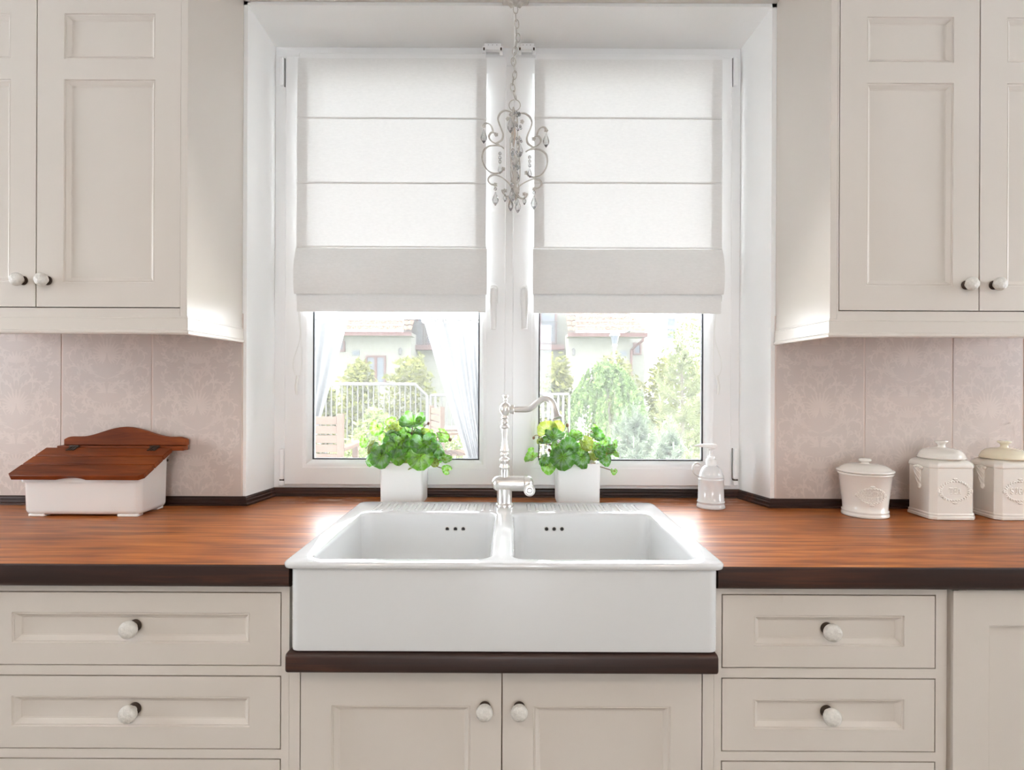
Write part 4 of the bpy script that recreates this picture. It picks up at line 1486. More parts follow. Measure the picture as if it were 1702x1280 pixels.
# ------------------------------------------------------------------ roman blinds
def blind(label, xl, xr, ys, group):
    """ys: rows (pixels) of top, three seams, fold bottom and hem bottom"""
    Yb_ = 1.970
    zt_ = [U((xl + xr) / 2, y, Yb_).z for y in ys]
    a, c = U(xl, 300, Yb_).x, U(xr, 300, Yb_).x
    t = thing('roman_blind', label, 'blind', ((a + c) / 2, Yb_, zt_[-1]), group)
    MB().box(a + .004, Yb_ + .004, zt_[0] - .002, c - .004, SY - .001, zt_[0] + .020).build('head_rail', M['pvc'], t, bevel=.002)
    rnd = random.Random(int(xl))
    ph = rnd.uniform(0, 6)
    W = c - a
    wav = lambda x, z: .0012 * math.sin(x * 9 + ph) * math.sin(z * 11 + ph) + .0007 * math.sin(x * 31 + z * 7)
    for i in range(3):
        z0, z1 = zt_[i + 1], zt_[i]
        b = MB()
        b.sheet(lambda u, v: (a + W * u, Yb_ + wav(W * u, z0 + (z1 - z0) * v) - .004 * math.sin(PI * v) ** .7, z0 + (z1 - z0) * v), 24, 8)
        for u0, u1 in ((0, .055), (.945, 1)):                              # side hems, second layer behind
            b.sheet(lambda u, v: (a + W * (u0 + (u1 - u0) * u), Yb_ + .0016 + wav(W * (u0 + (u1 - u0) * u), z0 + (z1 - z0) * v) - .004 * math.sin(PI * v) ** .7, z0 + (z1 - z0) * v), 2, 8)
        b.build('fabric_panel', M['blind'], t, ang=80, fix=False)
    for i in (1, 2, 3):
        z = zt_[i]
        b = MB()
        b.box(a - .0006, Yb_ - .0022, z - .0035, c + .0006, Yb_ + .004, z + .0025)
        b.build('seam_rod', M['blind'], t, bevel=.0014)
    z0, z1 = zt_[4], zt_[3] - .004
    b = MB()
    for dy in (-.024, .004):
        b.sheet(lambda u, v: (a - .004 + (W + .008) * u, Yb_ + dy * math.sin(PI * min(1, (1 - v) * .85 + .0)) ** .8 + wav(W * u, v * .2 + dy) - .0015 * (1 - v), z0 + (z1 - z0) * v), 24, 8)
    for u0, u1 in ((0, .055), (.945, 1)):
        b.sheet(lambda u, v: (a - .004 + (W + .008) * (u0 + (u1 - u0) * u), Yb_ + .0016 - .024 * math.sin(PI * min(1, (1 - v) * .85)) ** .8 + wav(W * u, v * .2), z0 + (z1 - z0) * v), 2, 8)
    b.build('fold', M['blind'], t, ang=80, fix=False)
    z0, z1 = zt_[5], zt_[4] + .012
    b = MB()
    for dy in (0.0, .003):
        b.sheet(lambda u, v: (a + W * u, Yb_ + dy + wav(W * u, v * .1), z0 + (z1 - z0) * v), 24, 4)
    b.build('hem', M['blind'], t, ang=80, fix=False)
    # operating cord and tassel, bead chain
    side = -1 if xl < 700 else 1
    cxp = 494.5 if side < 0 else 1192
    lo = [(cxp - side * 1, 515), (cxp + side * -4, 560), (cxp + side * 7, 600), (cxp + side * 6, 618), (cxp, 626), (cxp - side * 6, 615), (cxp - side * 6, 570), (cxp - side * 4, 515)]
    b = MB()
    b.tube(spline([U(x, y, Yb_ + .006) for x, y in lo], 6), .0011, 6)
    b.build('cord', M['cord'], t)
    b = MB()
    tp = [U(cxp + side * x, y, Yb_ + .003) for x, y in ((0, 624), (1, 632), (2.5, 645), (1.5, 656))]
    cv = spline(tp, 5)
    b.tube(cv, [.003, .0038, .0045, .0048, .005, .005, .005, .005, .005, .005, .0048, .0045, .0042, .0038, .0034, .003][:len(cv)], 8)
    b.build('tassel', M['cord'], t)
    b = MB()
    ex = a - .0035 if side < 0 else c + .0035
    zc = zt_[1] + .04
    while zc > zt_[4] - .02:
        b.ball((ex, Yb_ + .004, zc), .0019, n=6, k=4)
        zc -= .0052
    b.build('bead_chain', M['cord'], t, kind='stuff')


blind('white roman blind over the window half left of the chandelier', 494, 808, (97, 196.5, 304, 410.5, 490, 518.5), 'roman blinds')
blind('white roman blind over the window half right of the chandelier', 888, 1199.5, (99, 196.5, 304, 412.5, 490, 521), 'roman blinds')
for nm, x0, x1, lab in (('left', 803, 835, 'white clip bracket on the window top beside the left blind'), ('right', 862, 889, 'white clip bracket on the window top beside the right blind')):
    p0, p1 = U(x0, 76, 1.985), U(x1, 90, 1.985)
    t = thing('blind_bracket', lab, 'bracket', ((p0.x + p1.x) / 2, 1.985, p1.z), 'blind brackets')
    MB().box(p0.x + .004, 1.970, p1.z + .008, p1.x - .004, 1.990, p0.z).build('plate', M['pvc'], t, bevel=.0015)
    for x in (p0.x + .004, p1.x - .004):
        MB().box(x - .0055, 1.966, p1.z - .002, x + .0055, 1.990, p1.z + .016).build('clip', M['pvc'], t, bevel=.0015)
        MB().box(x - .0025, 1.9650, p1.z + .002, x + .0025, 1.9665, p1.z + .011).build('clip_slot', M['bronze'], t)
    for i in range(3):
        x = p0.x + (p1.x - p0.x) * (.28 + .22 * i)
        b = MB()
        b.lathe([(0, 0), (.0017, 0), (0, .0006)], (x, 1.9702, p0.z - .006), 10, mat=rot)
        b.build('screw_hole', M['bronze'], t)

# ------------------------------------------------------------------ chandelier
cY = 1.795
cxx = U(856, 200, cY).x
ztop_ = 2.4775
t = thing('chandelier', 'small whitewashed scroll chandelier with glass drops hanging before the window', 'chandelier', (cxx, cY, ztop_))
kk = cY / F


def CU(x, y):
    return U(x, y, cY)


b = MB()
ls = []
nsc = 40
for r_, z, sc in ((.0, ztop_ - .0005, 0), (.030, ztop_ - .0005, 0), (.042, ztop_ - .006, .05), (.0455, ztop_ - .0155, .07), (.0435, ztop_ - .0175, .07), (.034, ztop_ - .014, .05), (.020, ztop_ - .020, .02), (.009, ztop_ - .030, 0), (.006, ztop_ - .040, 0), (.0, ztop_ - .044, 0)):
    ls.append([(cxx + max(r_, 1e-5) * (1 + sc * math.cos(10 * 2 * PI * i / nsc)) * math.cos(2 * PI * i / nsc), cY + max(r_, 1e-5) * (1 + sc * math.cos(10 * 2 * PI * i / nsc)) * math.sin(2 * PI * i / nsc), z - .003 * sc / .07 * math.cos(10 * 2 * PI * i / nsc)) for i in range(nsc)])
b.loops(ls)
b.build('canopy', M['chand'], t, ang=60)
b = MB()
b.tube(spline([CU(854, 10), CU(854.5, 30), CU(856, 60), CU(855, 90), CU(855.5, 130), CU(855.5, 168)], 6), .0026, 8)
b.build('cord', M['cord'], t)
lk = [(857, 17, 0), (857.5, 30, 80), (859, 41, 20), (858, 53, 75), (861, 64, 15), (857.5, 75, 80), (855.5, 86, 10), (854, 96, 85), (853.5, 104, 0), (855.5, 115, 70), (855.5, 126, 30), (852.5, 136, 85), (852, 147, 10), (855.5, 159, 60)]
for i, (x, y, a) in enumerate(lk):
    c_ = CU(x, y) + Vector((0, -.004, 0))
    tx, ty = math.cos(R(a)), math.sin(R(a))
    nx_, ny_ = lk[min(i + 1, len(lk) - 1)], lk[max(i - 1, 0)]
    lean = (nx_[0] - ny_[0]) / max(1, (nx_[1] - ny_[1]))
    pts = []
    for j in range(16):
        q_ = 2 * PI * j / 16
        w__, h__ = .0068 * math.cos(q_), .0135 * math.sin(q_)
        pts.append(c_ + Vector((w__ * tx - lean * h__, w__ * ty, h__)))
    MB().tube(pts, .0014, 6, closed=True).build('chain_link', M['chand'], t)
b = MB()
rc = CU(855.5, 175)
b.tube([rc + Vector((.0172 * math.cos(2 * PI * j / 24), 0, .0172 * math.sin(2 * PI * j / 24))) for j in range(24)], .0015, 6, closed=True)
b.build('ring', M['chand'], t)


def c1(x, y):
    return (790 + x / 11.637 - 856, 150 + y / 11.637)


def c2(x, y):
    return (790 + x / 11.637 - 856, 250 + y / 11.637)


arms = [
    [c1(*q_) for q_ in ((745, 470), (680, 420), (580, 398), (490, 450), (445, 550), (470, 660), (515, 770), (545, 870), (525, 960), (460, 1010), (415, 1035))],
    [c1(*q_) for q_ in ((165, 700), (190, 660), (245, 645), (300, 680), (335, 745), (350, 800))],
    [c1(*q_) for q_ in ((405, 865), (375, 830), (320, 825), (280, 870), (275, 930), (320, 990), (400, 1035), (470, 1060))],
    [c1(560, 1130), c1(500, 1085), c1(400, 1072), c1(280, 1085), c1(190, 1150), c2(155, 60), c2(145, 160), c2(175, 280), c2(240, 380), c2(330, 435), c2(430, 450), c2(510, 425), c2(545, 365)],
    [c2(*q_) for q_ in ((395, 670), (330, 665), (275, 625), (258, 560), (310, 500), (390, 480), (500, 512), (600, 585), (680, 670), (725, 760), (735, 830))],
    [c2(*q_) for q_ in ((715, 870), (660, 895), (595, 880), (548, 830), (535, 780), (580, 785))],
]
budpts = [arms[1][0], arms[2][0], arms[4][0], arms[5][-1], arms[3][-1], c1(630, 560)]
dropm = MB()
dropm.lathe([(0, 0), (.0016, -.002), (.0035, -.008), (.0068, -.016), (.0085, -.022), (.0075, -.028), (.004, -.034), (0, -.039)], n=8)
DROP = dropm.mesh('glass_drop', [M['crystal']], 10)
beadm = MB()
beadm.ball((0, 0, 0), .0046, .0046, .0052, 8, 6)
BEAD = beadm.mesh('glass_bead', [M['crystal']], 10)
for az, dz, nm in ((180, 0, 0), (0, -6.0, 1), (262, -4.0, 2), (80, -2.5, 3)):
    ca, sa_ = math.cos(R(az)), math.sin(R(az))

    def AP(q_):
        r_ = -q_[0] * kk
        z = U(856, q_[1] - dz * min(1, abs(q_[0]) / 20), cY).z
        return Vector((cxx + r_ * ca, cY + r_ * sa_, z))
    for ai, pl in enumerate(arms):
        cv = spline([AP(q_) for q_ in pl], 5)
        b = MB()
        b.tube(cv, .0020, 7)
        for i in range(0, len(cv), 1):                       # beaded wire laid along the outside
            b.ball(cv[i] + Vector((ca * .0024, sa_ * .0024, .0018)), .0017, n=6, k=4)
        b.build('scroll_arm', M['chand'], t, ang=60)
    for q_ in budpts:
        b = MB()
        c_ = AP(q_)
        b.ball(c_, .0048, n=8, k=6)
        for j in range(5):
            a = 2 * PI * j / 5
            b.ball(c_ + Vector((ca * .0042 * math.cos(a) - sa_ * .002, sa_ * .0042 * math.cos(a) + ca * .002, .0042 * math.sin(a))), .0028, n=6, k=4)
        b.build('rosette', M['chand'], t, ang=60)
    for q_, beads, s_ in ((arms[1][0], 0, 1.2), (arms[4][0], 1, 1.15), ((c1(480, 1150)[0], c1(480, 1150)[1]), 3, .8), (arms[5][-1], 0, .7)):
        c_ = AP(q_) + Vector((0, 0, -.007))
        for j in range(beads):
            inst('glass_bead', BEAD, t, c_ + Vector((0, 0, -.005)), scale=1.1)
            c_ = c_ + Vector((0, 0, -.0125))
        inst('glass_drop', DROP, t, c_, (0, 0, R(az)), s_)
zl = lambda y: U(856, y, cY).z
b = MB()
b.lathe([(0, zl(322)), (.004, zl(321)), (.011, zl(318)), (.012, zl(314)), (.006, zl(311)), (.005, zl(305)), (.0075, zl(296)), (.006, zl(288)), (.0045, zl(280)), (.008, zl(272)), (.012, zl(266)), (.009, zl(262)), (.004, zl(258)), (0, zl(257))], (cxx, cY, 0), 14)
b.build('lower_stem', M['chand'], t, ang=50)
b = MB()
b.lathe([(0, zl(214)), (.0062, zl(214)), (.0066, zl(204)), (.005, zl(202.5)), (.003, zl(200)), (.003, zl(184)), (0, zl(183))], (cxx - .004, cY, 0), 14)
b.build('socket', M['chand'], t, ang=50)
b = MB()
b.lathe([(0, zl(246)), (.0015, zl(243)), (.004, zl(236)), (.007, zl(228)), (.0075, zl(222)), (.006, zl(216)), (.0045, zl(213.5)), (0, zl(213))], (cxx - .004, cY, 0), 14)
b.build('bulb', M['bulb'], t, ang=50)
inst('glass_drop', DROP, t, (cxx - .012, cY - .012, zl(331)), (0, 0, .4), 1.05)
for j in range(7):                                           # strings of faceted glass round the middle
    a = 2 * PI * j / 7 + .3
    for zi in range(5):
        rr_ = .010 + .006 * math.sin(PI * zi / 4)
        inst('glass_bead', BEAD, t, (cxx + .004 + rr_ * math.cos(a), cY + rr_ * math.sin(a), zl(190 + zi * 22)), scale=.9)

# ------------------------------------------------------------------ garden
GZ = -.35
MB().box(-30, 9.0, GZ - .2, 30, 60, GZ).build('ground_lawn', M['lawn'], kind='structure')
MB().box(-6, 2.31, GZ - .2, 6, 8.98, .05).build('terrace', M['paving'], kind='structure')

# terrace beam, rail and outdoor curtains
bY = 6.0
p0, p1 = U(500, 524, bY), U(812, 524, bY)
t = thing('terrace_beam', 'white beam over the terrace that carries the outdoor curtain rod', 'beam', ((p0.x + p1.x) / 2, bY, p0.z))
MB().box(p0.x, bY - .06, p0.z, p1.x, bY + .06, p0.z + .22).build('beam', M['white_paint'], t, bevel=.004)
for x in (p0.x + .06, p1.x - .06):
    MB().box(x - .05, bY - .05, .0505, x + .05, bY + .05, p0.z - .0005).build('post', M['white_paint'], t, bevel=.004)
rz = U(650, 528.5, bY - .1).z
b = MB()
b.tube([(p0.x, bY - .11, rz), (p1.x, bY - .11, rz)], .011, 10)
b.build('rod', M['white_paint'], t)
for x in (p0.x + .03, p1.x - .03):
    MB().box(x - .012, bY - .12, rz - .015, x + .012, bY - .06, rz + .05).build('rod_bracket', M['white_paint'], t)


def outdoor_curtain(label, rows, nf, seed):
    """rows: (y pixel, left pixel, right pixel)"""
    Yc = bY - .11
    rnd = random.Random(seed)
    t = thing('outdoor_curtain', label, 'curtain', (U((rows[0][1] + rows[0][2]) / 2, 700, Yc).x, Yc, U(600, rows[-1][0], Yc).z), 'white curtains on the terrace')
    b = MB()

    def fn(u, v):
        s = v * (len(rows) - 1)
        i = min(int(s), len(rows) - 2)
        f_ = s - i
        y = rows[i][0] + (rows[i + 1][0] - rows[i][0]) * f_
        l = rows[i][1] + (rows[i + 1][1] - rows[i][1]) * f_
        r_ = rows[i][2] + (rows[i + 1][2] - rows[i][2]) * f_
        p = U(l + (r_ - l) * u, y, Yc)
        return p + Vector((0, .035 * math.sin(u * nf * 2 * PI) + .012 * math.sin(u * nf * 5 + v * 6 + seed), 0))
    b.sheet(fn, nf * 12, 40)
    b.build('cloth', M['voile'], t, ang=80, fix=False)
    for i in range(nf):
        u = (i + .25) / nf
        x = rows[0][1] + (rows[0][2] - rows[0][1]) * u
        c_ = U(x, rows[0][0] + 5.5, Yc - .05)
        b = MB()
        b.tube([c_ + Vector((.030 * math.cos(2 * PI * j / 16), 0, .030 * math.sin(2 * PI * j / 16))) for j in range(16)], .007, 6, closed=True)
        b.build('eyelet', M['steel'], t)
    return t


outdoor_curtain('white outdoor curtain drawn to the left of the left window pane', [(526, 498, 580), (560, 498, 571), (600, 499, 561), (650, 500, 547), (700, 500, 532), (750, 500, 521), (800, 500, 514)], 4, 1)
outdoor_curtain('white outdoor curtain drawn to the right of the left window pane', [(526, 702, 812), (560, 712, 812), (600, 724, 812), (650, 739, 812), (700, 755, 812), (750, 772, 812), (800, 786, 812)], 6, 2)

# railing with a sloping stair part
rY = 8.2
t = thing('railing', 'grey metal railing with thin bars beyond the terrace', 'railing', (U(640, 700, rY).x, rY, .05))
bz = .13
r0, r1 = U(512, 638, rY), U(690, 638.5, rY)
s1 = U(710, 658, rY)
MB().tube([r0, r1, s1, Vector((s1.x, rY, .051))], .022, 8).build('top_rail', M['rail'], t, ang=50)
MB().tube([(r0.x, rY, bz), (s1.x, rY, bz)], .014, 8).build('bottom_rail', M['rail'], t)
x = 516.0
barm = MB()
barm.tube([(0, 0, 0), (0, 0, 1)], .0085, 6)
BAR = barm.mesh('bar', [M['rail']], 50)
while x < 708:
    tx = U(x, 640, rY)
    tz = r1.z if tx.x < r1.x else r1.z + (s1.z - r1.z) * (tx.x - r1.x) / (s1.x - r1.x)
    inst('bar', BAR, t, (tx.x, rY, bz), scale=(1, 1, tz - bz))
    x += 8.75
t = thing('stair_railing', 'lower grey railing with thick posts right of the barred railing', 'railing', (U(820, 700, rY + .6).x, rY + .6, .05))
q1, q2 = U(716, 657, rY + .6), U(946, 655, rY + .6)
MB().tube([q1, q2], .020, 8).build('top_rail', M['rail'], t)
for i, xx in enumerate((716, 724, 903, 911.5, 918, 928, 936, 946)):
    pp = U(xx, 657, rY + .6)
    MB().tube([(pp.x, rY + .6, .0495), (pp.x, rY + .6, pp.z)], .019, 8).build('post', M['rail'], t)
x = 734.0
while x < 898:
    tx = U(x, 657, rY + .6)
    inst('bar', BAR, t, (tx.x, rY + .6, .0495), scale=(1, 1, q1.z - .06))
    x += 8.75


def garden_chair(label, c, rz_, cat='chair'):
    t = thing('garden_chair', label, cat, c, 'wooden garden chairs')
    t.rotation_euler = (0, 0, rz_)
    o = Vector(c)

    def B(name, x0, y0, z0, x1, y1, z1):
        MB().box(o.x + x0, o.y + y0, o.z + z0, o.x + x1, o.y + y1, o.z + z1).build(name, M['teak'], t, bevel=.004)
    for x in (-.27, .22):
        B('leg', x, -.26, 0, x + .05, -.21, .66)
        B('leg', x, .21, 0, x + .05, .26, .98)
        B('armrest', x - .01, -.30, .66, x + .06, .22, .69)
    for i in range(6):
        B('seat_slat', -.22, -.25 + i * .075, .42, .22, -.19 + i * .075, .445)
    for i in range(6):
        B('back_slat', -.219, .222, .50 + i * .078, .219, .248, .565 + i * .078)
    return t


c_ = U(533, 700, 5.2)
garden_chair('wooden slatted garden chair at the lower left of the left pane', (c_.x, 5.2, .0505), PI)
c_ = U(741, 700, 6.9)
garden_chair('wooden garden chair half hidden by the right outdoor curtain', (c_.x + .12, 6.9, .0505), PI * .62)


def tree(name, label, base, shells, n, size, mat, trunk_h, group, seed, trunk_r=.05, hang=0.0, cat='tree'):
    """crown of small leaf sprays; shells = ellipsoids (dx, dy, z, rx, ry, rz)"""
    rnd = random.Random(seed)
    t = thing(name, label, cat, base, group)
    o = Vector(base)
    tot = sum(s[3] * s[5] for s in shells)
    vs, fs = [], []
    for s in shells:
        for _ in range(int(n * s[3] * s[5] / tot)):
            d = Vector((rnd.gauss(0, 1), rnd.gauss(0, 1), rnd.gauss(0, 1))).normalized()
            f_ = rnd.uniform(.55, 1.06) * (1 + .12 * math.sin(d.x * 7 + d.z * 9 + seed))
            p = o + Vector((s[0] + d.x * s[3] * f_, s[1] + d.y * s[4] * f_, s[2] + d.z * s[5] * f_))
            a = Vector((rnd.gauss(0, 1), rnd.gauss(0, 1), rnd.gauss(0, .6) - hang * 2)).normalized()
            c = a.cross(Vector((rnd.gauss(0, 1), rnd.gauss(0, 1), rnd.gauss(0, 1)))).normalized()
            l = size * rnd.uniform(.6, 1.4)
            w_ = l * rnd.uniform(.3, .55)
            k = len(vs)
            vs += [p - a * l, p + c * w_, p + a * l, p - c * w_]
            fs.append((k, k + 1, k + 2, k + 3))
    b = MB()
    b.add(vs, fs)
    b.build('crown', mat, t, ang=0, fix=False, kind='stuff')
    b = MB()
    b.tube([o, o + Vector((.02, 0, trunk_h * .5)), o + Vector((0, 0, trunk_h))], [trunk_r, trunk_r * .8, trunk_r * .4], 8)
    b.build('trunk', M['bark'], t)
    return t


def at(px, Y):
    p = U(px, 640, Y)
    return (p.x, Y, GZ)


def hgt(py, Y):
    return U(851, py, Y).z - GZ


def thuja(label, x, yt, wpx, Y, seed, n=3200):
    h = hgt(yt, Y)
    w_ = wpx / 2 * Y / F
    return tree('thuja_tree', label, at(x, Y), [(0, 0, h * .30, w_ * .95, w_ * .9, h * .32), (0, 0, h * .58, w_ * .9, w_ * .85, h * .32), (.02, 0, h * .80, w_ * .62, w_ * .6, h * .20)], n, .055, M['thuja'], h * .8, 'thuja trees in the garden', seed)


thuja('yellow green thuja on the left behind the barred railing', 596, 596, 84, 11.0, 1)
thuja('yellow green thuja on the right behind the barred railing', 682, 588, 104, 12.2, 2)
thuja('yellow green thuja right of the tap spout in the right pane', 925, 589, 70, 11.0, 3)
thuja('yellow green thuja rising behind the weeping larch', 1016, 586, 100, 13.0, 4)
thuja('yellow green thuja between the larch and the right pane edge', 1100, 588, 70, 13.0, 5)
thuja('dark thuja seen behind the left outdoor curtain', 540, 640, 60, 11.5, 6, 2200)
thuja('yellow green thuja at the right edge of the right pane', 1160, 600, 60, 13.4, 12, 2400)

Yl = 8.9
tree('round_shrub', 'pale green feathery shrub before the barred railing', (U(618, 640, 7.6).x, 7.6, .05), [(0, 0, .55, .24, .2, .26), (.05, 0, .78, .15, .15, .16)], 900, .04, M['paleshrub'], .5, 'shrubs', 7, .02, cat='shrub')
tree('round_shrub', 'low pale shrub right of the left garden chair', (U(580, 640, 7.0).x, 7.0, .05), [(0, 0, .30, .21, .18, .27)], 800, .035, M['paleshrub'], .3, 'shrubs', 8, .02, cat='shrub')
tree('round_shrub', 'low pale shrub beside the right outdoor curtain', (U(748, 640, 7.4).x, 7.4, .05), [(0, 0, .34, .2, .18, .26)], 700, .035, M['paleshrub'], .3, 'shrubs', 9, .02, cat='shrub')

# weeping larch: hanging strands
rnd = random.Random(21)
Yw = 9.6
bx = at(1008, Yw)
t = thing('weeping_larch', 'bright green weeping larch in the middle of the right pane', 'tree', bx)
o = Vector(bx)
H = hgt(606, Yw)
vs, fs = [], []
for s in range(230):
    a = rnd.uniform(0, 2 * PI)
    R_ = .66 * math.sqrt(rnd.uniform(.0, 1.0))
    top = H * (.50 + .52 * math.sqrt(max(0, 1 - (R_ / .70) ** 2))) + rnd.uniform(-.07, .03)
    L_ = rnd.uniform(.35, .95) * (0.35 + 1.0 * R_)
    pth = []
    for i in range(9):
        f_ = i / 8
        rr_ = R_ * (.86 + .16 * math.sin(f_ * 2.0))
        pth.append(o + Vector((rr_ * math.cos(a) + .02 * math.sin(f_ * 7 + s), rr_ * math.sin(a) * .8, top - L_ * f_ ** 1.2)))
    for i in range(8):
        for _ in range(5):
            p = pth[i].lerp(pth[i + 1], rnd.random())
            d = Vector((rnd.gauss(0, 1), rnd.gauss(0, 1), rnd.gauss(0, .8) - .7)).normalized()
            c = d.cross(Vector((rnd.gauss(0, 1), rnd.gauss(0, 1), rnd.gauss(0, 1)))).normalized()
            l = .036 * rnd.uniform(.6, 1.5)
            k = len(vs)
            vs += [p - d * l, p + c * l * .5, p + d * l, p - c * l * .5]
            fs.append((k, k + 1, k + 2, k + 3))
b = MB()
b.add(vs, fs)
b.build('crown', M['larch'], t, ang=0, fix=False, kind='stuff')
b = MB()
b.tube([o, o + Vector((.03, 0, H * .5)), o + Vector((0, 0, H * .97))], [.05, .04, .02], 8)
for k in range(9):
    a = k * .7
    b.tube(spline([o + Vector((0, 0, H * .85)), o + Vector((.22 * math.cos(a), .18 * math.sin(a), H * .90)), o + Vector((.5 * math.cos(a), .4 * math.sin(a), H * .68))], 4), .008, 5)
b.build('trunk', M['bark'], t)


def pine(label, base, H, spread, nb, mat, seed, group, needle=.075, up=.55, low=.1):
    """pine: rising branches set all along with needles"""
    rnd = random.Random(seed)
    t = thing('pine_tree', label, 'tree', base, group)
    o = Vector(base)
    wood_ = MB()
    wood_.tube([o, o + Vector((.02, 0, H * .5)), o + Vector((0, 0, H))], [.035, .022, .006], 7)
    vs, fs = [], []

    def needles(p0, p1, n):
        d = (p1 - p0).normalized()
        for _ in range(n):
            p = p0.lerp(p1, rnd.random())
            v = (Vector((rnd.gauss(0, 1), rnd.gauss(0, 1), rnd.gauss(0, 1))).normalized() + d * 1.0).normalized()
            c = v.cross(d).normalized() * .0042
            l = needle * rnd.uniform(.6, 1.15)
            k = len(vs)
            vs.extend([p - c, p + c, p + v * l])
            fs.append((k, k + 1, k + 2))
    for i in range(nb):
        f_ = low + (1 - low) * (i / nb)
        a = i * 2.4 + rnd.uniform(-.3, .3)
        L_ = spread * (1.05 - f_) ** .75 * rnd.uniform(.75, 1.1)
        z = H * f_ * .95
        p0 = o + Vector((0, 0, z))
        p1 = p0 + Vector((math.cos(a) * L_ * .6, math.sin(a) * L_ * .6, L_ * up * .35))
        p2 = p0 + Vector((math.cos(a) * L_, math.sin(a) * L_, L_ * up))
        cv = spline([p0, p1, p2], 4)
        wood_.tube(cv, [.009 - .0008 * j for j in range(len(cv))], 5)
        for j in range(1, len(cv) - 1):
            needles(cv[j], cv[j + 1], 15)
            for sg in (-1, 1):                                    # side twigs
                q_ = cv[j] + Vector((-math.sin(a) * sg * L_ * .24 + math.cos(a) * L_ * .12, math.cos(a) * sg * L_ * .24 + math.sin(a) * L_ * .12, L_ * .16))
                needles(cv[j], q_, 11)
        needles(cv[-1], cv[-1] + Vector((0, 0, .12)), 22)
    needles(o + Vector((0, 0, H * .85)), o + Vector((0, 0, H + .1)), 80)
    b = MB()
    b.add(vs, fs)
    b.build('needles', mat, t, ang=0, fix=False, kind='stuff')
    wood_.build('trunk', M['bark'], t)
    return t


pine('tall loose pine near the right edge of the right pane', (U(1132, 640, 6.6).x, 6.6, .05), U(1132, 566, 6.6).z - .05, .52, 34, M['pine'], 31, 'pines in the garden', .085)
pine('second loose pine at the very edge of the right pane', (U(1172, 640, 7.2).x, 7.2, .05), U(1165, 625, 7.2).z - .05, .5, 26, M['pine'], 33, 'pines in the garden', .08)
pine('low blue grey pine below the weeping larch', (U(1052, 640, 5.6).x, 5.6, .05), U(1052, 690, 5.6).z - .05, .42, 40, M['bluepine'], 35, 'pines in the garden', .07, .9, .03)
pine('small blue grey pine between the two bigger pines', (U(1112, 640, 4.75).x, 4.75, .05), U(1112, 715, 4.75).z - .05, .28, 24, M['bluepine'], 37, 'pines in the garden', .07, .8, .03)

# street lamp
lY = 14.5
lp_ = at(1021.5, lY)
t = thing('street_lamp', 'white garden lamp post before the house on the right', 'lamp post', lp_)
o = Vector(lp_)
lh = hgt(572, lY)
b = MB()
b.lathe([(0, 0), (.09, 0), (.09, .05), (.05, .09), (.042, .3), (.036, lh - .05), (.06, lh - .03), (.06, lh), (0, lh)], o, 14)
b.build('post', M['white_paint'], t)
b = MB()
b.lathe([(0, lh), (.05, lh), (.085, lh + .12), (.105, lh + .22), (0, lh + .22)], o, 8)
b.build('lantern', M['house_glass'], t, ang=20)
b = MB()
b.lathe([(0, lh + .22), (.13, lh + .22), (.10, lh + .27), (.03, lh + .31), (0, lh + .33)], o, 12)
b.build('cap', M['white_paint'], t)

# neighbouring house: two wings with tiled roofs and a taller middle part
hY = 22.0
hc = at(815, hY + 3)
t = thing('neighbour_house', 'cream house with clay tiled roofs across the garden', 'house', hc)


def HB(name, x0, x1, y0, y1, z0, z1, mat, parent=t, **k_):
    return MB().box(x0, y0, z0, x1, y1, z1).build(name, mat, parent, **k_)


def hx(px, Y=hY):
    return U(px, 560, Y).x


def hz_(py, Y=hY):
    return U(851, py, Y).z


HB('left_wing', hx(470), hx(683), hY, hY + 7, GZ, hz_(553), M['render'])
HB('right_wing', hx(945), hx(1047), hY, hY + 7, GZ, hz_(553), M['render'])
HB('middle_part', hx(683, hY + 1.5) - .3, hx(945, hY + 1.5) + .3, hY + 1.5, hY + 7, GZ, hz_(440), M['render'])


def roof(name, e0, e1, r0, r1, parent=t):
    """tiled slope from the eave e0-e1 to the ridge r0-r1: rolled tiles in stepped rows"""
    e0, e1, r0, r1 = (Vector(q_) for q_ in (e0, e1, r0, r1))
    nx = max(8, int((e1 - e0).length / .2))
    rows = 13
    b = MB()
    up = (e1 - e0).cross(r0 - e0).normalized()
    if up.z < 0:
        up = -up
    for j in range(rows):
        def fn(u, v, j=j):
            s = (j + v * 1.06) / rows
            p = (e0.lerp(e1, u)).lerp(r0.lerp(r1, u), min(1, s))
            return p + up * (.035 * abs(math.sin(u * nx * PI)) + .045 * (1 - v))
        b.sheet(fn, nx * 4, 1)
    o_ = b.build(name, M['roof'], parent, ang=60, fix=False)
    return o_


def eave(x0, x1, z, y, name='fascia'):
    return HB(name, x0, x1, y, y + .05, z - .02, z + .13, M['pinkwood'])


ez = hz_(558, hY - .7)
roof('left_roof', (hx(455, hY - .7), hY - .75, ez + .14), (hx(684, hY - .7), hY - .75, ez + .14), (hx(455, hY - .7), hY + 3.4, ez + 3.0), (hx(684, hY - .7), hY + 3.4, ez + 3.0))
eave(hx(455, hY - .7), hx(684, hY - .7), ez, hY - .7)
HB('soffit', hx(455, hY - .7), hx(684, hY - .7), hY - .65, hY + .1, ez - .02, ez + .03, M['render'])
roof('right_roof', (hx(944, hY - .7), hY - .75, ez + .14), (hx(1077, hY - .7), hY - .75, ez + .14), (hx(944, hY - .7), hY + 3.4, ez + 3.0), (hx(1010, hY - .7), hY + 3.4, ez + 3.0))
eave(hx(944, hY - .7), hx(1077, hY - .7), ez, hY - .7)
HB('soffit', hx(944, hY - .7), hx(1077, hY - .7), hY - .65, hY + .1, ez - .02, ez + .03, M['render'])
b = MB()
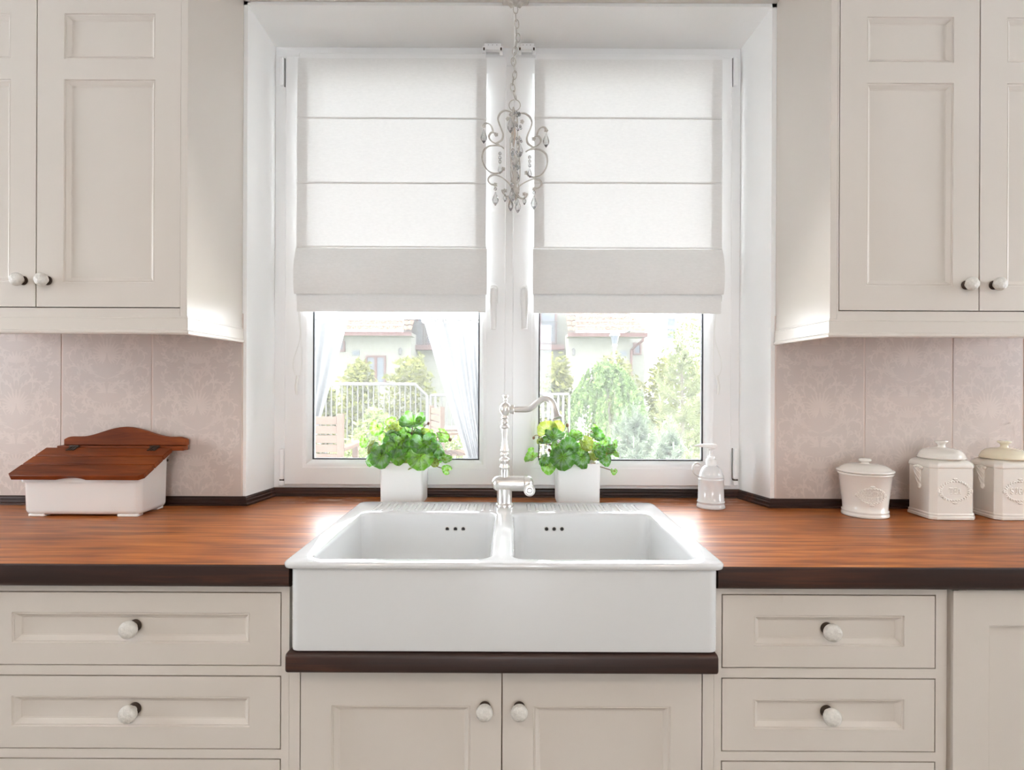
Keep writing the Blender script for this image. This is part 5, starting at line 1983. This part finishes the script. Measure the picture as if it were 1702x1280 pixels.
b.tube([(hx(1070, hY - .6), hY - .6, ez), (hx(1068, hY - .6), hY - .6, ez - .15), (hx(1050, hY - .1), hY - .05, ez - .45), (hx(1049, hY - .1), hY - .05, GZ)], .05, 8)
b.build('downpipe', M['pinkwood'], t)


def hwin(x0, x1, y0, y1, Y, cols=1, rail=False, frame=M['pinkwood']):
    a, c, z0, z1 = U(x0, 560, Y).x, U(x1, 560, Y).x, hz_(y1, Y), hz_(y0, Y)
    fw = .07
    b = MB()
    b.box(a, Y - .06, z0, c, Y + .02, z0 + fw)
    b.box(a, Y - .06, z1 - fw, c, Y + .02, z1)
    b.box(a, Y - .06, z0 + fw, a + fw, Y + .02, z1 - fw)
    b.box(c - fw, Y - .06, z0 + fw, c, Y + .02, z1 - fw)
    for i in range(1, cols):
        m_ = a + (c - a) * i / cols
        b.box(m_ - fw * .7, Y - .06, z0 + fw, m_ + fw * .7, Y + .02, z1 - fw)
    w_ = b.build('window', frame, t)
    MB().box(a + fw * .8, Y - .02, z0 + fw * .8, c - fw * .8, Y - .012, z1 - fw * .8).build('pane', M['house_glass'], w_)
    if rail:
        b = MB()
        for i in range(9):
            x = a + (c - a) * i / 8
            b.box(x - .012, Y - .35, z0, x + .012, Y - .33, z0 + .85)
        b.box(a - .03, Y - .36, z0 + .85, c + .03, Y - .32, z0 + .89)
        b.build('balcony_rail', M['rail'], w_)


mY = hY + 1.5
hwin(896, 925, 500, 571, mY - .01, 1, True)
hwin(692, 704, 522, 574, mY - .01, 1, True)
hwin(708, 736, 510, 574, mY - .01, 1, True)
HB('balcony_ledge', hx(686, mY - .5), hx(740, mY - .5), mY - .5, mY, hz_(582, mY - .5), hz_(574, mY - .5), M['pinkwood'])
HB('balcony_ledge', hx(888, mY - .5), hx(938, mY - .5), mY - .5, mY, hz_(581, mY - .5), hz_(573, mY - .5), M['pinkwood'])
hwin(608, 642, 592, 640, hY - .01, 2)
hwin(562, 574, 568, 586, hY - .01, 1)
for x0, y0 in ((592, 588), (1036, 587)):
    t_ = HB('house_sign', hx(x0 - 6), hx(x0 + 6), hY - .04, hY - .001, hz_(y0 + 4), hz_(y0 - 4), M['house_glass'])
for x0 in (666, 953):
    b = MB()
    b.lathe([(0, -.14), (.05, -.12), (.07, .05), (.04, .12), (0, .14)], (hx(x0), hY - .09, hz_(585)), 8)
    b.build('wall_light', M['rail'], t)
hwin(1052, 1066, 569, 589, hY + 1.5, 1)
HB('side_wing', hx(1047, hY + 1.5) , hx(1072, hY + 1.5), hY + 1.51, hY + 6, GZ, hz_(548, hY + 1.5), M['render'])
HB('garden_wall', hx(955, hY - 3), hx(985, hY - 3), hY - 3.2, hY - 3, GZ, hz_(606, hY - 3), M['white_paint'])

fY = 34.0
fc = at(1115, fY)
t = thing('far_house', 'pale far house at the upper right of the right pane', 'house', fc)
HB('wall', U(1085, 560, fY).x, U(1165, 560, fY).x, fY, fY + 6, GZ, hz_(470, fY), M['white_paint'], t)
for x0, y0, y1 in ((1109, 528, 541), (1109, 545, 562)):
    w_ = HB('window', U(x0, 560, fY).x, U(x0 + 13, 560, fY).x, fY - .05, fY, hz_(y1, fY), hz_(y0, fY), M['house_glass'], t)
tree('far_tree', 'pale tree before the far house', at(1150, 26), [(0, 0, 3.2, 1.0, .9, 1.6), (-.7, 0, 2.2, .9, .8, 1.2)], 1500, .12, M['paleshrub'], 3.0, None, 41, .1)

# ------------------------------------------------------------------ fill lamps added behind the camera to light the cabinet fronts
for i, (x, y) in enumerate(((-1.1, -.9), (1.2, -.9), (0.05, -2.0))):
    t = thing('fill_lamp', ('round fill lamp added over the left of the room', 'round fill lamp added over the right of the room', 'round fill lamp added before the garden doors')[i], 'lamp', (x, y, HC - .05))
    b = MB()
    b.lathe([(0, HC - .0005), (.21, HC - .0005), (.22, HC - .02), (.22, HC - .05), (.205, HC - .05), (.205, HC - .03), (0, HC - .03)], (x, y, 0), 32)
    b.build('housing', M['white_paint'], t)
    ld = bpy.data.lights.new('fill_light', 'AREA')
    ld.shape = 'DISK'
    ld.size = .38
    ld.energy = FILL
    ld.color = (1.0, .84, .68)
    lo = bpy.data.objects.new('fill_light', ld)
    lo.location = (0, 0, -.002)
    COL.objects.link(lo)
    lo.parent = t
